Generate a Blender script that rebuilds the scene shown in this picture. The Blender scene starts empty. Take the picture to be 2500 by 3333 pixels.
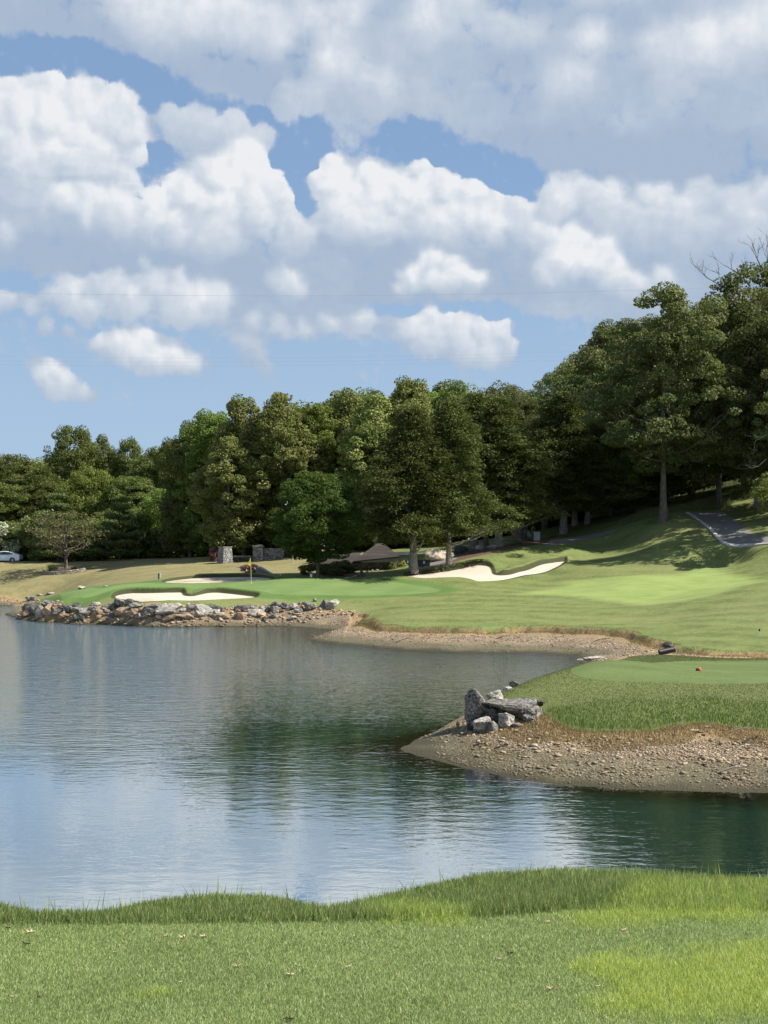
import bpy, bmesh, math, random
import numpy as np
from mathutils import Vector, Matrix, Euler
C = bpy.context.scene.collection
SC = bpy.context.scene
R = math.radians
# ------------------------------------------------------------------ camera
CAMH = 5.6                    # eye height above the lake surface (z = 0)
F = 4444.0                    # focal length in photo pixels (48 mm lens)
VH = 1800.0                   # row of the true horizon
cam_d = bpy.data.cameras.new('camera'); cam = bpy.data.objects.new('camera', cam_d); C.objects.link(cam)
cam.location = (0, 0, CAMH); cam.rotation_euler = (R(90), 0, 0)
cam_d.sensor_fit = 'VERTICAL'; cam_d.sensor_height = 36; cam_d.sensor_width = 27
cam_d.lens = 36 * F / 3333; cam_d.shift_y = (VH - 1666.5) / 3333
cam_d.clip_start = 0.2; cam_d.clip_end = 9000
SC.camera = cam
# ------------------------------------------------------------------ light
SUN_AZ = R(94); SUN_EL = R(46)          # azimuth clockwise from the view direction (+Y)
sun_dir = Vector((math.sin(SUN_AZ)*math.cos(SUN_EL), math.cos(SUN_AZ)*math.cos(SUN_EL), math.sin(SUN_EL)))
sd = bpy.data.lights.new('sun', 'SUN'); sd.energy = 4.8; sd.angle = R(0.55); sd.color = (1.0, 0.95, 0.87)
so = bpy.data.objects.new('sun', sd); C.objects.link(so); so.rotation_euler = (-sun_dir).to_track_quat('-Z', 'Y').to_euler()
so.location = (60, 40, 80)
SC.view_settings.view_transform = 'Standard'; SC.view_settings.look = 'None'
SC.view_settings.exposure = 1.0; SC.view_settings.gamma = 1
# ------------------------------------------------------------------ node helpers
class NT:
    def __init__(s, tree):
        s.t = tree; s.n = tree.nodes; s.l = tree.links
    def new(s, typ, **kw):
        n = s.n.new(typ)
        for k, v in kw.items(): setattr(n, k, v)
        return n
    def put(s, sock, v):
        if v is None: return
        if hasattr(v, 'is_linked') or isinstance(v, bpy.types.NodeSocket): s.l.new(v, sock)
        else: sock.default_value = v
    def m(s, op, a, b=None, c=None, clamp=False):
        n = s.new('ShaderNodeMath', operation=op); n.use_clamp = clamp
        s.put(n.inputs[0], a); s.put(n.inputs[1], b); s.put(n.inputs[2], c)
        return n.outputs[0]
    def vm(s, op, a, b=None, out=0):
        n = s.new('ShaderNodeVectorMath', operation=op)
        s.put(n.inputs[0], a); s.put(n.inputs[1], b)
        return n.outputs[out]
    def mul3(s, a, v): return s.vm('MULTIPLY', a, v)
    def mix(s, f, a, b):
        n = s.new('ShaderNodeMix', data_type='RGBA'); n.clamp_factor = True
        s.put(n.inputs[0], f)
        for k, v in ((6, a), (7, b)):
            if isinstance(v, tuple) and len(v) == 3: v = v + (1,)
            s.put(n.inputs[k], v)
        return n.outputs[2]
    def noise(s, vec, scale, detail=3, rough=0.55, dist=0.0, color=False):
        n = s.new('ShaderNodeTexNoise'); s.put(n.inputs['Vector'], vec)
        n.inputs['Scale'].default_value = scale; n.inputs['Detail'].default_value = detail
        n.inputs['Roughness'].default_value = rough; n.inputs['Distortion'].default_value = dist
        return n.outputs[1 if color else 0]
    def vor(s, vec, scale, feat='F1', out=0):
        n = s.new('ShaderNodeTexVoronoi', feature=feat); s.put(n.inputs['Vector'], vec)
        n.inputs['Scale'].default_value = scale
        return n.outputs[out]
    def ss(s, x, a, b, lo=0.0, hi=1.0):
        n = s.new('ShaderNodeMapRange', interpolation_type='SMOOTHSTEP')
        s.put(n.inputs[0], x); n.inputs[1].default_value = a; n.inputs[2].default_value = b
        n.inputs[3].default_value = lo; n.inputs[4].default_value = hi
        return n.outputs[0]
    def lin(s, x, a, b, lo=0.0, hi=1.0):
        n = s.new('ShaderNodeMapRange'); n.clamp = True
        s.put(n.inputs[0], x); n.inputs[1].default_value = a; n.inputs[2].default_value = b
        n.inputs[3].default_value = lo; n.inputs[4].default_value = hi
        return n.outputs[0]
    def attr(s, name):
        n = s.new('ShaderNodeAttribute'); n.attribute_name = name
        return n.outputs['Fac']
    def pos(s): return s.new('ShaderNodeNewGeometry').outputs['Position']
    def obj(s): return s.new('ShaderNodeTexCoord').outputs['Object']
    def bump(s, h, strength=0.5, dist=0.1):
        n = s.new('ShaderNodeBump'); n.inputs['Strength'].default_value = strength
        n.inputs['Distance'].default_value = dist; s.put(n.inputs['Height'], h)
        return n.outputs[0]
def mat(name, build):
    m = bpy.data.materials.new(name); m.use_nodes = True
    t = NT(m.node_tree); t.n.clear()
    out = t.new('ShaderNodeOutputMaterial')
    t.l.new(build(t), out.inputs[0]); return m
def princ(t, col, rough=0.7, spec=0.3, metal=0.0, normal=None):
    p = t.new('ShaderNodeBsdfPrincipled')
    if isinstance(col, tuple) and len(col) == 3: col = col + (1,)
    t.put(p.inputs['Base Color'], col); t.put(p.inputs['Roughness'], rough)
    p.inputs['Specular IOR Level'].default_value = spec; p.inputs['Metallic'].default_value = metal
    if normal is not None: t.l.new(normal, p.inputs['Normal'])
    return p.outputs[0]
def plain(name, col, rough=0.6, spec=0.3, metal=0.0, var=0.12, sc=6.0):
    def b(t):
        c = t.mix(t.noise(t.obj(), sc, 4), tuple(x*(1-var) for x in col), tuple(min(1, x*(1+var)) for x in col))
        return princ(t, c, rough, spec, metal)
    return mat(name, b)
# ------------------------------------------------------------------ world: sky texture and clouds, by direction
w = bpy.data.worlds.new('World'); SC.world = w; w.use_nodes = True
T = NT(w.node_tree); T.n.clear()
wo = T.new('ShaderNodeOutputWorld'); bg = T.new('ShaderNodeBackground'); T.l.new(bg.outputs[0], wo.inputs[0])
sky = T.new('ShaderNodeTexSky', sky_type='NISHITA'); sky.sun_disc = False
sky.sun_elevation = SUN_EL; sky.sun_rotation = SUN_AZ
sky.air_density = 1.0; sky.dust_density = 1.2; sky.ozone_density = 1.6; sky.altitude = 200
dirv = T.new('ShaderNodeTexCoord').outputs['Generated']
sx = T.new('ShaderNodeSeparateXYZ'); T.l.new(dirv, sx.inputs[0])
az = T.m('ARCTAN2', sx.outputs[0], sx.outputs[1])
el = T.m('ARCSINE', sx.outputs[2])
elc = T.m('ABSOLUTE', el)
cx = T.new('ShaderNodeCombineXYZ'); T.l.new(az, cx.inputs[0]); T.l.new(elc, cx.inputs[1])
K = 1000 / F * 1.0          # one unit = 1000 photo pixels of arc
q0 = T.new('ShaderNodeVectorMath', operation='SCALE'); T.l.new(cx.outputs[0], q0.inputs[0]); q0.inputs[3].default_value = 1/K
q = q0.outputs[0]
def n2(v, sc, det, rough=0.55, color=False):
    n = T.new('ShaderNodeTexNoise'); n.noise_dimensions = '2D'; T.put(n.inputs['Vector'], v)
    n.inputs['Scale'].default_value = sc; n.inputs['Detail'].default_value = det; n.inputs['Roughness'].default_value = rough
    return n.outputs[1 if color else 0]
def warp(v, sc, amt, det, off=(0,0,0)):
    c = T.vm('SUBTRACT', n2(T.vm('ADD', v, off), sc, det, 0.55, True), (0.5, 0.5, 0.5))
    s_ = T.new('ShaderNodeVectorMath', operation='MULTIPLY_ADD'); T.l.new(c, s_.inputs[0])
    s_.inputs[1].default_value = (amt, amt, 0); T.l.new(v, s_.inputs[2])
    return s_.outputs[0]
def puff(v, sc):
    n = T.new('ShaderNodeTexVoronoi', feature='SMOOTH_F1'); n.voronoi_dimensions = '2D'; T.put(n.inputs['Vector'], v)
    n.inputs['Scale'].default_value = sc; n.inputs['Smoothness'].default_value = 0.35
    return T.m('SUBTRACT', 0.45, n.outputs[0])
qw = warp(q, 2.6, 0.12, 1)
qw = warp(qw, 12.0, 0.030, 3, (3.1, 1.7, 0))
U0, U1, V0, V1 = -300.0, 2800.0, -120.0, 2080.0      # azimuth and elevation range, in photo pixels of arc
NU, NV = 170, 124
gu = np.linspace(U0, U1, NU); gv = np.linspace(V0, V1, NV)
UU, VV = np.meshgrid(gu, VH-gv, indexing='ij')       # VV: photo row
def paint(blobs, lo, hi):
    Z = np.zeros_like(UU)
    for (u, v, ru, rv, rot, wt) in blobs:
        a_ = R(rot); dx = UU-u; dy = -(VV-v)
        xx = (dx*math.cos(a_)+dy*math.sin(a_))/ru; yy = (-dx*math.sin(a_)+dy*math.cos(a_))/rv
        d = np.clip((1.45-np.sqrt(xx*xx+yy*yy))/1.1, 0, 1); Z += wt*d*d*(3-2*d)
    return np.clip(Z, lo, hi)
def field(Z, src, rank):
    """the field over (azimuth, elevation) as a sum of products f_k(azimuth) g_k(elevation), each a curve node"""
    Us, S, Vt = np.linalg.svd(Z, full_matrices=False)
    sp = T.new('ShaderNodeSeparateXYZ'); T.l.new(src, sp.inputs[0])
    tu = T.lin(sp.outputs[0], (U0-1250)/1000, (U1-1250)/1000); tv = T.lin(sp.outputs[1], V0/1000, V1/1000)
    def curves(t, fs, xs):
        c_ = T.new('ShaderNodeRGBCurve'); cm = c_.mapping; cm.extend = 'HORIZONTAL'; lo = []; rg = []
        for k in range(3):
            f = fs[k]; mn, mx = float(f.min()), float(f.max()); mx = max(mx, mn+1e-4); lo.append(mn); rg.append(mx-mn)
            pts = cm.curves[k].points; y = (f-mn)/(mx-mn)
            pts[0].location = (0, y[0]); pts[1].location = (1, y[-1])
            for i in range(1, len(xs)-1): pts.new(float(xs[i]), float(y[i]))
        cm.update()
        cv = T.new('ShaderNodeCombineXYZ')
        for k in range(3): T.l.new(t, cv.inputs[k])
        T.l.new(cv.outputs[0], c_.inputs[1])
        ma = T.new('ShaderNodeVectorMath', operation='MULTIPLY_ADD'); T.l.new(c_.outputs[0], ma.inputs[0])
        ma.inputs[1].default_value = rg; ma.inputs[2].default_value = lo
        return ma.outputs[0]
    acc = None; xu = np.linspace(0, 1, NU); xv = np.linspace(0, 1, NV)
    for k in range(0, rank, 3):
        sq = np.sqrt(S[k:k+3])
        d = T.vm('DOT_PRODUCT', curves(tu, [Us[:, k+j]*sq[j] for j in range(3)], xu), curves(tv, [Vt[k+j]*sq[j] for j in range(3)], xv), 1)
        acc = d if acc is None else T.m('ADD', acc, d)
    return acc
# cumulus heaps: (brightness, base row, depth of the grey base, circles (u, v, r)); every circle sprouts smaller puffs
HEAPS = [
 (.88, 420, 330, [(620,130,95),(500,150,85),(760,140,85),(880,200,70),(400,110,80)]), (.92, 330, 300, [(1180,40,60),(1120,120,60),(1040,150,50),(990,140,45),(1080,200,60)]),
 (.90, 470, 240, [(1060,290,55),(1150,330,65),(930,380,60),(1230,350,60),(1010,370,50)]), (.90, 280, 240, [(1400,150,75),(1500,120,85),(1600,170,65),(1700,200,60)]),
 (.85, 480, 380, [(1900,230,70),(2250,260,90),(2150,270,75),(2400,230,80),(2460,170,55),(2180,380,60),(2040,470,45),(1850,330,80)]), (.70, 170, 150, [(2030,90,70),(1900,80,60),(2250,70,80)]),
 (.70, 560, 140, [(650,470,70),(760,480,60),(850,490,45),(560,450,50)]),
 (.86, 800, 330, [(60,470,110),(180,450,110),(300,440,105),(400,450,90),(430,540,65),(390,640,70),(100,600,130),(250,600,120),(-80,500,140)]),
 (.98, 880, 260, [(830,570,55),(780,600,75),(720,630,80),(860,640,70),(640,690,70),(560,650,30),(500,690,45),(480,740,60),(400,740,65),(300,720,60),(220,700,45),(900,700,70),(950,770,70),(820,730,100),(700,770,100),(580,800,80)]),
 (.98, 880, 260, [(1080,570,38),(1060,640,60),(1110,650,60),(1190,600,45),(1250,640,60),(1370,610,60),(1440,640,62),(1320,680,80),(1530,670,55),(1600,700,50),(1680,720,50),(1730,780,55),(1560,770,80),(1420,760,90),(1240,740,90),(1120,740,80)]),
 (.72, 860, 200, [(1800,680,60),(1870,650,40),(1960,700,60),(2100,700,55),(2150,685,40),(2250,700,60),(2350,720,60),(2450,710,60),(2040,800,80),(2200,800,90),(2400,820,100),(2600,760,100)]),
 (.92, 1010, 150, [(1800,790,42),(1850,820,55),(1810,870,60),(1900,880,55),(1950,860,45),(1760,905,40),(1980,920,50),(2050,960,45),(2140,930,35)]),
 (.70, 1100, 130, [(250,1000,60),(350,965,60),(480,945,60),(560,955,60),(420,1020,70),(600,1010,70),(300,1040,50),(700,990,60),(930,930,50)]),
 (1.0, 975, 60, [(1400,880,45),(1340,920,45),(1470,905,45),(1530,935,35),(1290,945,25),(1430,935,50)]),
 (.80, 1250, 110, [(480,1130,35),(400,1145,45),(340,1130,30),(560,1185,40),(620,1200,32),(500,1200,50),(450,1165,50)]),
 (.82, 1215, 150, [(1390,1040,40),(1340,1070,40),(1470,1080,52),(1560,1080,50),(1620,1085,45),(1500,1140,60),(1400,1120,60),(1650,1140,45),(1580,1165,50)]),
 (.72, 1320, 100, [(190,1212,28),(160,1245,35),(220,1255,40),(275,1285,28),(200,1288,35)]), (.62, 1060, 60, [(40,1012,36),(5,1025,32)]), (.42, 870, 60, [(40,825,42)]),
 (.50, 1120, 60, [(820,1075,28),(900,1095,40),(980,1095,36),(1070,1070,36),(1190,1050,40)]), (.36, 1230, 80, [(830,1160,38),(790,1130,25),(860,1205,25)]), (.30, 1120, 60, [(180,1095,28),(240,1105,22),(130,1040,18)])]
hr = np.random.default_rng(4); ZB = np.full(UU.shape, -1e9); HL = np.zeros_like(UU); HC = np.zeros_like(UU)
LX, LY, LZ = 0.52, 0.66, 0.54
for hi_, (br_, vb_, dep_, cs) in enumerate(HEAPS):
    balls = []
    for (u, v, r_) in cs:
        M4 = (u, v, r_*1.15); balls.append((u, v, r_, 0.0, M4))
        for k in range(11): a_ = hr.uniform(-.7, 3.8); q_ = r_*(.16+.42*hr.random()**1.6); balls.append((u+math.cos(a_)*(r_-q_*.35), v-math.sin(a_)*(r_-q_*.35), q_, hr.uniform(-.2, .5)*r_, M4))
        for k in range(12): a_ = hr.uniform(0, 6.28); f_ = math.sqrt(hr.random())*.75; q_ = r_*(.15+.45*hr.random()**1.5); balls.append((u+math.cos(a_)*r_*f_, v-math.sin(a_)*r_*f_, q_, r_*math.sqrt(1-f_*f_)*hr.uniform(.55, .8), M4))
    for (u, v, r_, zc, (mu, mv, mr_)) in balls:
        if v > vb_+5: continue
        dx = UU-u; dy = VV-v; d2 = dx*dx+dy*dy; m_ = d2 < r_*r_
        h_ = np.sqrt(np.maximum(r_*r_-d2, 0)); z = zc+h_+hi_*500
        m_ &= z > ZB
        sh = np.clip((dx*LX-dy*LY+h_*LZ)/r_, 0, 1); mx_ = UU-mu; my_ = VV-mv
        sm = np.clip((mx_*LX-my_*LY+np.sqrt(np.maximum(mr_*mr_-mx_*mx_-my_*my_, 0))*LZ)/mr_, 0, 1); sh = .52*sh+.48*sm
        fade = np.clip((vb_-VV)/dep_, 0, 1)**.8
        HL = np.where(m_, br_*(.34+.66*sh)*(.30+.70*fade), HL); ZB = np.where(m_, z, ZB)
    for (u, v, r_) in cs: HC = np.maximum(HC, np.clip((1.25-np.hypot(UU-u, (VV-v))/r_)/.5, 0, 1)*np.clip((vb_+10-VV)/25, 0, 1))
    if hi_ == 6: # the high decks are softer
        for _ in range(4): HL[1:-1, 1:-1] = (HL[1:-1, 1:-1]*2+HL[:-2, 1:-1]+HL[2:, 1:-1]+HL[1:-1, :-2]+HL[1:-1, 2:])/6
for _ in range(1): HL[1:-1, 1:-1] = (HL[1:-1, 1:-1]*4+HL[:-2, 1:-1]+HL[2:, 1:-1]+HL[1:-1, :-2]+HL[1:-1, 2:])/8
# (u, v, radius u, radius v, tilt, weight) : cover of cloud
COV = [(1200,-150,2600,330,0,1.1),(1500,130,1500,220,0,1.0),(350,100,500,150,0,.9),(2050,420,800,260,0,1.1),(1500,330,700,170,0,.8),(820,300,300,110,-5,.8),
 (150,520,400,170,0,1.2),(150,740,500,190,0,1.2),(680,490,260,65,-4,.9),(400,560,110,110,0,.7),
 (720,690,250,150,0,1.2),(760,830,330,130,0,1.2),(620,600,110,70,30,.5),(830,570,80,60,0,.6),
 (1100,580,55,80,30,.7),(1120,700,150,130,0,1.1),(1370,650,230,110,-6,1.2),(1210,600,60,50,0,.6),(1300,830,420,140,0,1.2),(1600,760,230,130,-30,1.1),
 (1900,850,330,150,0,1.1),(2250,800,420,160,0,1.1),(1050,930,420,110,0,1.0),(1700,950,420,90,0,.9),(2150,1000,330,80,0,.7),
 (420,990,330,85,0,1.0),(850,1010,260,80,0,.8),
 (490,1160,205,62,-10,1.1),(450,1130,120,40,-10,.5),(1490,1110,200,100,-8,1.2),(1380,1040,80,50,30,.5),(1180,1050,200,55,-8,.7),(930,1090,190,42,0,.7),(830,1165,95,60,-40,.6),
 (185,1240,75,60,-30,1.1),(270,1290,80,32,-8,.8),(38,1020,60,42,0,1.0),(45,835,80,60,0,.4),(130,1040,40,25,0,.5),(180,1100,120,22,-6,.4),(2150,1100,300,60,0,.4),
 (100,285,300,50,2,-.85),(430,335,260,60,-12,-.95),(740,430,240,40,-14,-.7),(960,540,105,190,8,-1.25),(900,480,170,60,-10,-.5),(505,620,105,125,-35,-1.35),
 (1400,500,200,100,-8,-1.1),(1620,610,190,65,-18,-1.1),(1900,655,180,25,-3,-.3),(1050,40,60,80,0,-.7),(1010,690,45,55,0,-.8),(680,560,40,30,0,-.4),
 (1350,1010,300,25,-2,-.5),(100,960,160,28,0,-.7),(1500,1010,300,30,0,-.5),
 (2500,-200,900,260,0,1.0)]
# lit, bright tops
LIT = [(1600,220,900,240,0,.10),(600,150,400,120,0,.12),(620,180,240,70,-4,.75),(300,60,160,60,0,.35),(830,60,180,60,0,.5),(1080,100,120,90,50,.6),(1200,230,260,90,10,.6),(1050,330,150,60,0,.5),
 (1480,130,200,60,0,.7),(1750,160,150,60,20,.5),(1300,210,140,60,0,.5),(1900,230,250,60,0,.4),(2250,260,220,80,0,.65),(2450,180,140,80,0,.7),(2300,430,160,60,0,.4),
 (2030,100,160,40,0,.3),(1700,350,200,70,0,.25),
 (250,470,230,80,-6,.9),(420,560,90,80,0,.8),(150,560,200,80,0,.6),(100,700,200,80,0,.25),
 (760,560,160,70,30,1.0),(650,640,180,80,0,.9),(480,700,120,50,-20,.8),(330,720,150,60,-10,.7),(600,760,160,60,-20,.6),(860,680,120,80,-50,.8),
 (930,920,110,60,-40,.5),(500,960,260,55,-3,.75),(380,1020,170,40,0,.4),
 (1100,600,110,70,60,.6),(1370,610,190,60,-10,1.0),(1550,700,150,60,-30,1.0),(1300,720,200,70,0,.8),(1650,790,130,60,-40,.8),(1080,690,90,60,0,.7),
 (1850,790,110,70,-60,.9),(1960,880,110,60,-30,.85),(1400,890,100,60,0,1.0),(1480,930,120,40,0,.9),(1340,930,80,40,0,.7),(2280,730,190,50,-10,.6),(2080,960,220,45,-6,.6),(2100,680,160,50,-20,.35),
 (480,1140,170,55,-10,.85),(600,1190,90,30,0,.7),(1400,1050,90,50,20,.8),(1590,1130,110,60,-10,.75),(1480,1180,170,35,0,.5),(1250,1040,130,30,0,.4),(900,1090,140,30,0,.5),
 (190,1235,60,45,-30,.75),(250,1290,60,25,0,.6),(30,1010,50,35,0,.6),(40,820,60,40,0,.4)]
SHD = [(250,250,300,60,-5,.6),(900,330,330,80,-2,.75),(1600,60,260,80,0,.8),(2000,560,560,80,-4,.8),(2400,620,300,70,0,.8),(2100,160,260,50,0,.45),(1750,260,200,40,0,.3),(250,880,330,70,0,.8),
 (700,900,260,50,0,.6),(1100,960,300,60,0,.55),(1250,840,330,70,0,.35),(1800,960,260,50,-5,.3),(1350,770,150,40,0,.1),(2250,860,200,50,0,.2),(60,120,220,80,0,.5),(400,330,160,50,0,.3)]
# cover of the grey decks plus the heaps; light of the heaps; shade of the bases
CZ = np.maximum(paint(COV, -0.12, 0.95)*1.0, HC*.98); LZ_ = np.maximum(HL, 0)-0.30*paint(SHD, 0, 1.2)+.10*paint(LIT, 0, 1)
# details ride on a gently warped direction
qd = warp(warp(q, 4.0, 0.05, 2, (8.2, 1.3, 0)), 20.0, 0.022, 3, (4.4, 2.2, 0))
covf = field(CZ, qd, 30); litf = field(LZ_, qd, 42)
fb = n2(qd, 4.0, 6, 0.58)
B0 = T.m('ADD', T.m('ADD', T.m('MULTIPLY', puff(qd, 11.0), 0.22), T.m('MULTIPLY', puff(qd, 26.0), 0.26)), T.m('MULTIPLY', T.m('SUBTRACT', n2(qd, 34.0, 4, .65), .5), 0.34))
fsum = T.m('ADD', T.m('MULTIPLY', T.m('SUBTRACT', fb, 0.5), 0.8), B0)
cover = T.m('ADD', covf, T.m('MULTIPLY', fsum, T.lin(litf, 0.1, 0.6, 1.75, 0.95)))
crisp = T.lin(litf, 0.15, 0.7)
e0 = T.lin(crisp, 0, 1, 0.12, 0.34); e1 = T.lin(crisp, 0, 1, 0.85, 0.60)
mr = T.new('ShaderNodeMapRange', interpolation_type='SMOOTHSTEP')
for i_, v_ in enumerate((cover, e0, e1)): T.l.new(v_, mr.inputs[i_])
alpha = mr.outputs[0]
light = T.m('ADD', T.m('MULTIPLY', litf, 0.98), T.m('MULTIPLY', T.m('SUBTRACT', fb, 0.5), 0.72))
light = T.m('ADD', light, T.m('MULTIPLY', B0, T.lin(crisp, 0, 1, 0.15, 0.60)))
light = T.m('ADD', light, 0.15)
l01 = T.lin(light, 0.0, 1.0)
ramp = T.new('ShaderNodeValToRGB'); T.l.new(l01, ramp.inputs[0])
cr = ramp.color_ramp; cr.interpolation = 'B_SPLINE'
cr.elements[0].position = 0.0; cr.elements[0].color = (0.35, 0.445, 0.585, 1)
cr.elements[1].position = 1.0; cr.elements[1].color = (0.86, 0.865, 0.875, 1)
e = cr.elements.new(0.35); e.color = (0.475, 0.55, 0.655, 1)
e = cr.elements.new(0.7); e.color = (0.645, 0.695, 0.76, 1)
# the clear sky: the physical sky, its tone carried by the strength below
SKY_S = 0.10
# physical sky is scaled so both live in the same Background (strength SKY_S)
blue = T.mix(0.55, sky.outputs[0], (2.8, 4.5, 7.3))
hz = T.ss(el, 0.02, 0.30, 1.0, 0.0)
blue = T.mix(T.m('MULTIPLY', hz, 0.8), blue, (4.0, 5.5, 7.3))
cl = T.new('ShaderNodeVectorMath', operation='SCALE'); T.l.new(ramp.outputs[0], cl.inputs[0]); cl.inputs[3].default_value = 1/SKY_S
high = T.ss(el, 0.42, 0.75, 1.0, 0.35)       # thinner cloud overhead
fin = T.mix(T.m('MULTIPLY', T.m('MULTIPLY', alpha, high), 0.96), blue, cl.outputs[0])
T.l.new(fin, bg.inputs[0]); bg.inputs[1].default_value = SKY_S*0.53
w.cycles.sampling_method = 'MANUAL'; w.cycles.sample_map_resolution = 128
# ------------------------------------------------------------------ place helpers
def P(u, v, D):                      # the point seen at photo pixel (u, v), D metres down the view axis
    return ((u-1250)*D/F, D, CAMH-(v-VH)*D/F)
def W0(u, v): return P(u, v, F*CAMH/(v-VH))          # a point on the water plane
rng = np.random.default_rng(7)
def vnoise(x, y, seed=0):
    def h(ix, iy):
        n = (ix.astype(np.int64)*374761393 + iy.astype(np.int64)*668265263 + seed*1442695041) & 0x7fffffff
        n = ((n ^ (n >> 13))*1274126177) & 0x7fffffff
        return ((n ^ (n >> 16)) & 0xffff)/65535.0
    ix = np.floor(x); iy = np.floor(y); fx = x-ix; fy = y-iy
    fx = fx*fx*(3-2*fx); fy = fy*fy*(3-2*fy); ix = ix.astype(np.int64); iy = iy.astype(np.int64)
    a = h(ix, iy); b = h(ix+1, iy); c = h(ix, iy+1); d = h(ix+1, iy+1)
    return (a*(1-fx)+b*fx)*(1-fy)+(c*(1-fx)+d*fx)*fy-0.5
def fbm(x, y, sc, oct=3, seed=0):
    r = 0; a = 1
    for o in range(oct): r = r+a*vnoise(x*sc, y*sc, seed+o*17); sc *= 2.03; a *= 0.5
    return r
# ------------------------------------------------------------------ the land: thin plate through surveyed points
SHORE = [(-700,1964),(-300,1966),(0,1971),(90,1969)]                       # far bank, left
SHORE2 = [(95,1976),(55,1988),(22,2003),(60,2012),(110,2019),(180,2024),(300,2031),(430,2037),(600,2040),(700,2040),(800,2040),(900,2040),(1000,2047),(1085,2052),
          (1040,2068),(1000,2082),(1060,2092),(1130,2100),(1200,2106),(1300,2114),(1400,2120),(1500,2124),(1600,2126),(1700,2127),(1800,2129),(1880,2136),(1895,2148),
          (1870,2172),(1800,2222),(1700,2268),(1620,2305),(1520,2345),(1430,2378),(1345,2412),(1312,2430),(1340,2455),(1400,2472),(1500,2497),(1600,2520),(1750,2545),
          (1900,2560),(2100,2570),(2300,2577),(2500,2582),(2900,2586),(3600,2590)]
shore_xy = [W0(*p)[:2] for p in SHORE2]
ctrl = []
for p in SHORE+SHORE2: x, y, z = W0(*p); ctrl.append((x, y, 0.0))
def offset_line(pts, d):
    o = []
    for i in range(len(pts)):
        a = Vector(pts[max(0, i-1)]); b = Vector(pts[min(len(pts)-1, i+1)]); t = (b-a).normalized()
        o.append((pts[i][0]+t.y*d, pts[i][1]-t.x*d))
    return o
# the lake lies to the right hand of SHORE (going right) and of SHORE2 reversed
far = [W0(*p)[:2] for p in SHORE]
for q_ in offset_line(far, 3.0): ctrl.append((q_[0], q_[1], -0.5))
for q_ in offset_line(shore_xy[1:], 1.6)[3:14:2]: ctrl.append((q_[0], q_[1], -0.22))
for (x, y, z) in [(-18,98,-1.2),(-32,100,-1.2),(-45,118,-1.3),(-60,130,-1.2),(-10,92,-.9),(-20,75,-1.6),(-8,80,-1.3),(-3,70,-1.5),(0,60,-1.6),(4,72,-1.1),(8,68,-.9),(5,60,-1.0),
                  (-15,55,-1.8),(-15,35,-1.8),(0,45,-1.3),(0,32,-1.4),(4,28,-1.2),(8,26,-1.1),(12,25,-1.1),(18,24,-1.1),(0,20,-1.6),(10,18,-1.5),(-12,20,-1.6),(-2.5,40,-.5),(-30,60,-1.8),(-40,80,-1.8),(-30,30,-1.8),(20,15,-1.5),(9.5,62,-.5)]:
    ctrl.append((x, y, z))
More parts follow.
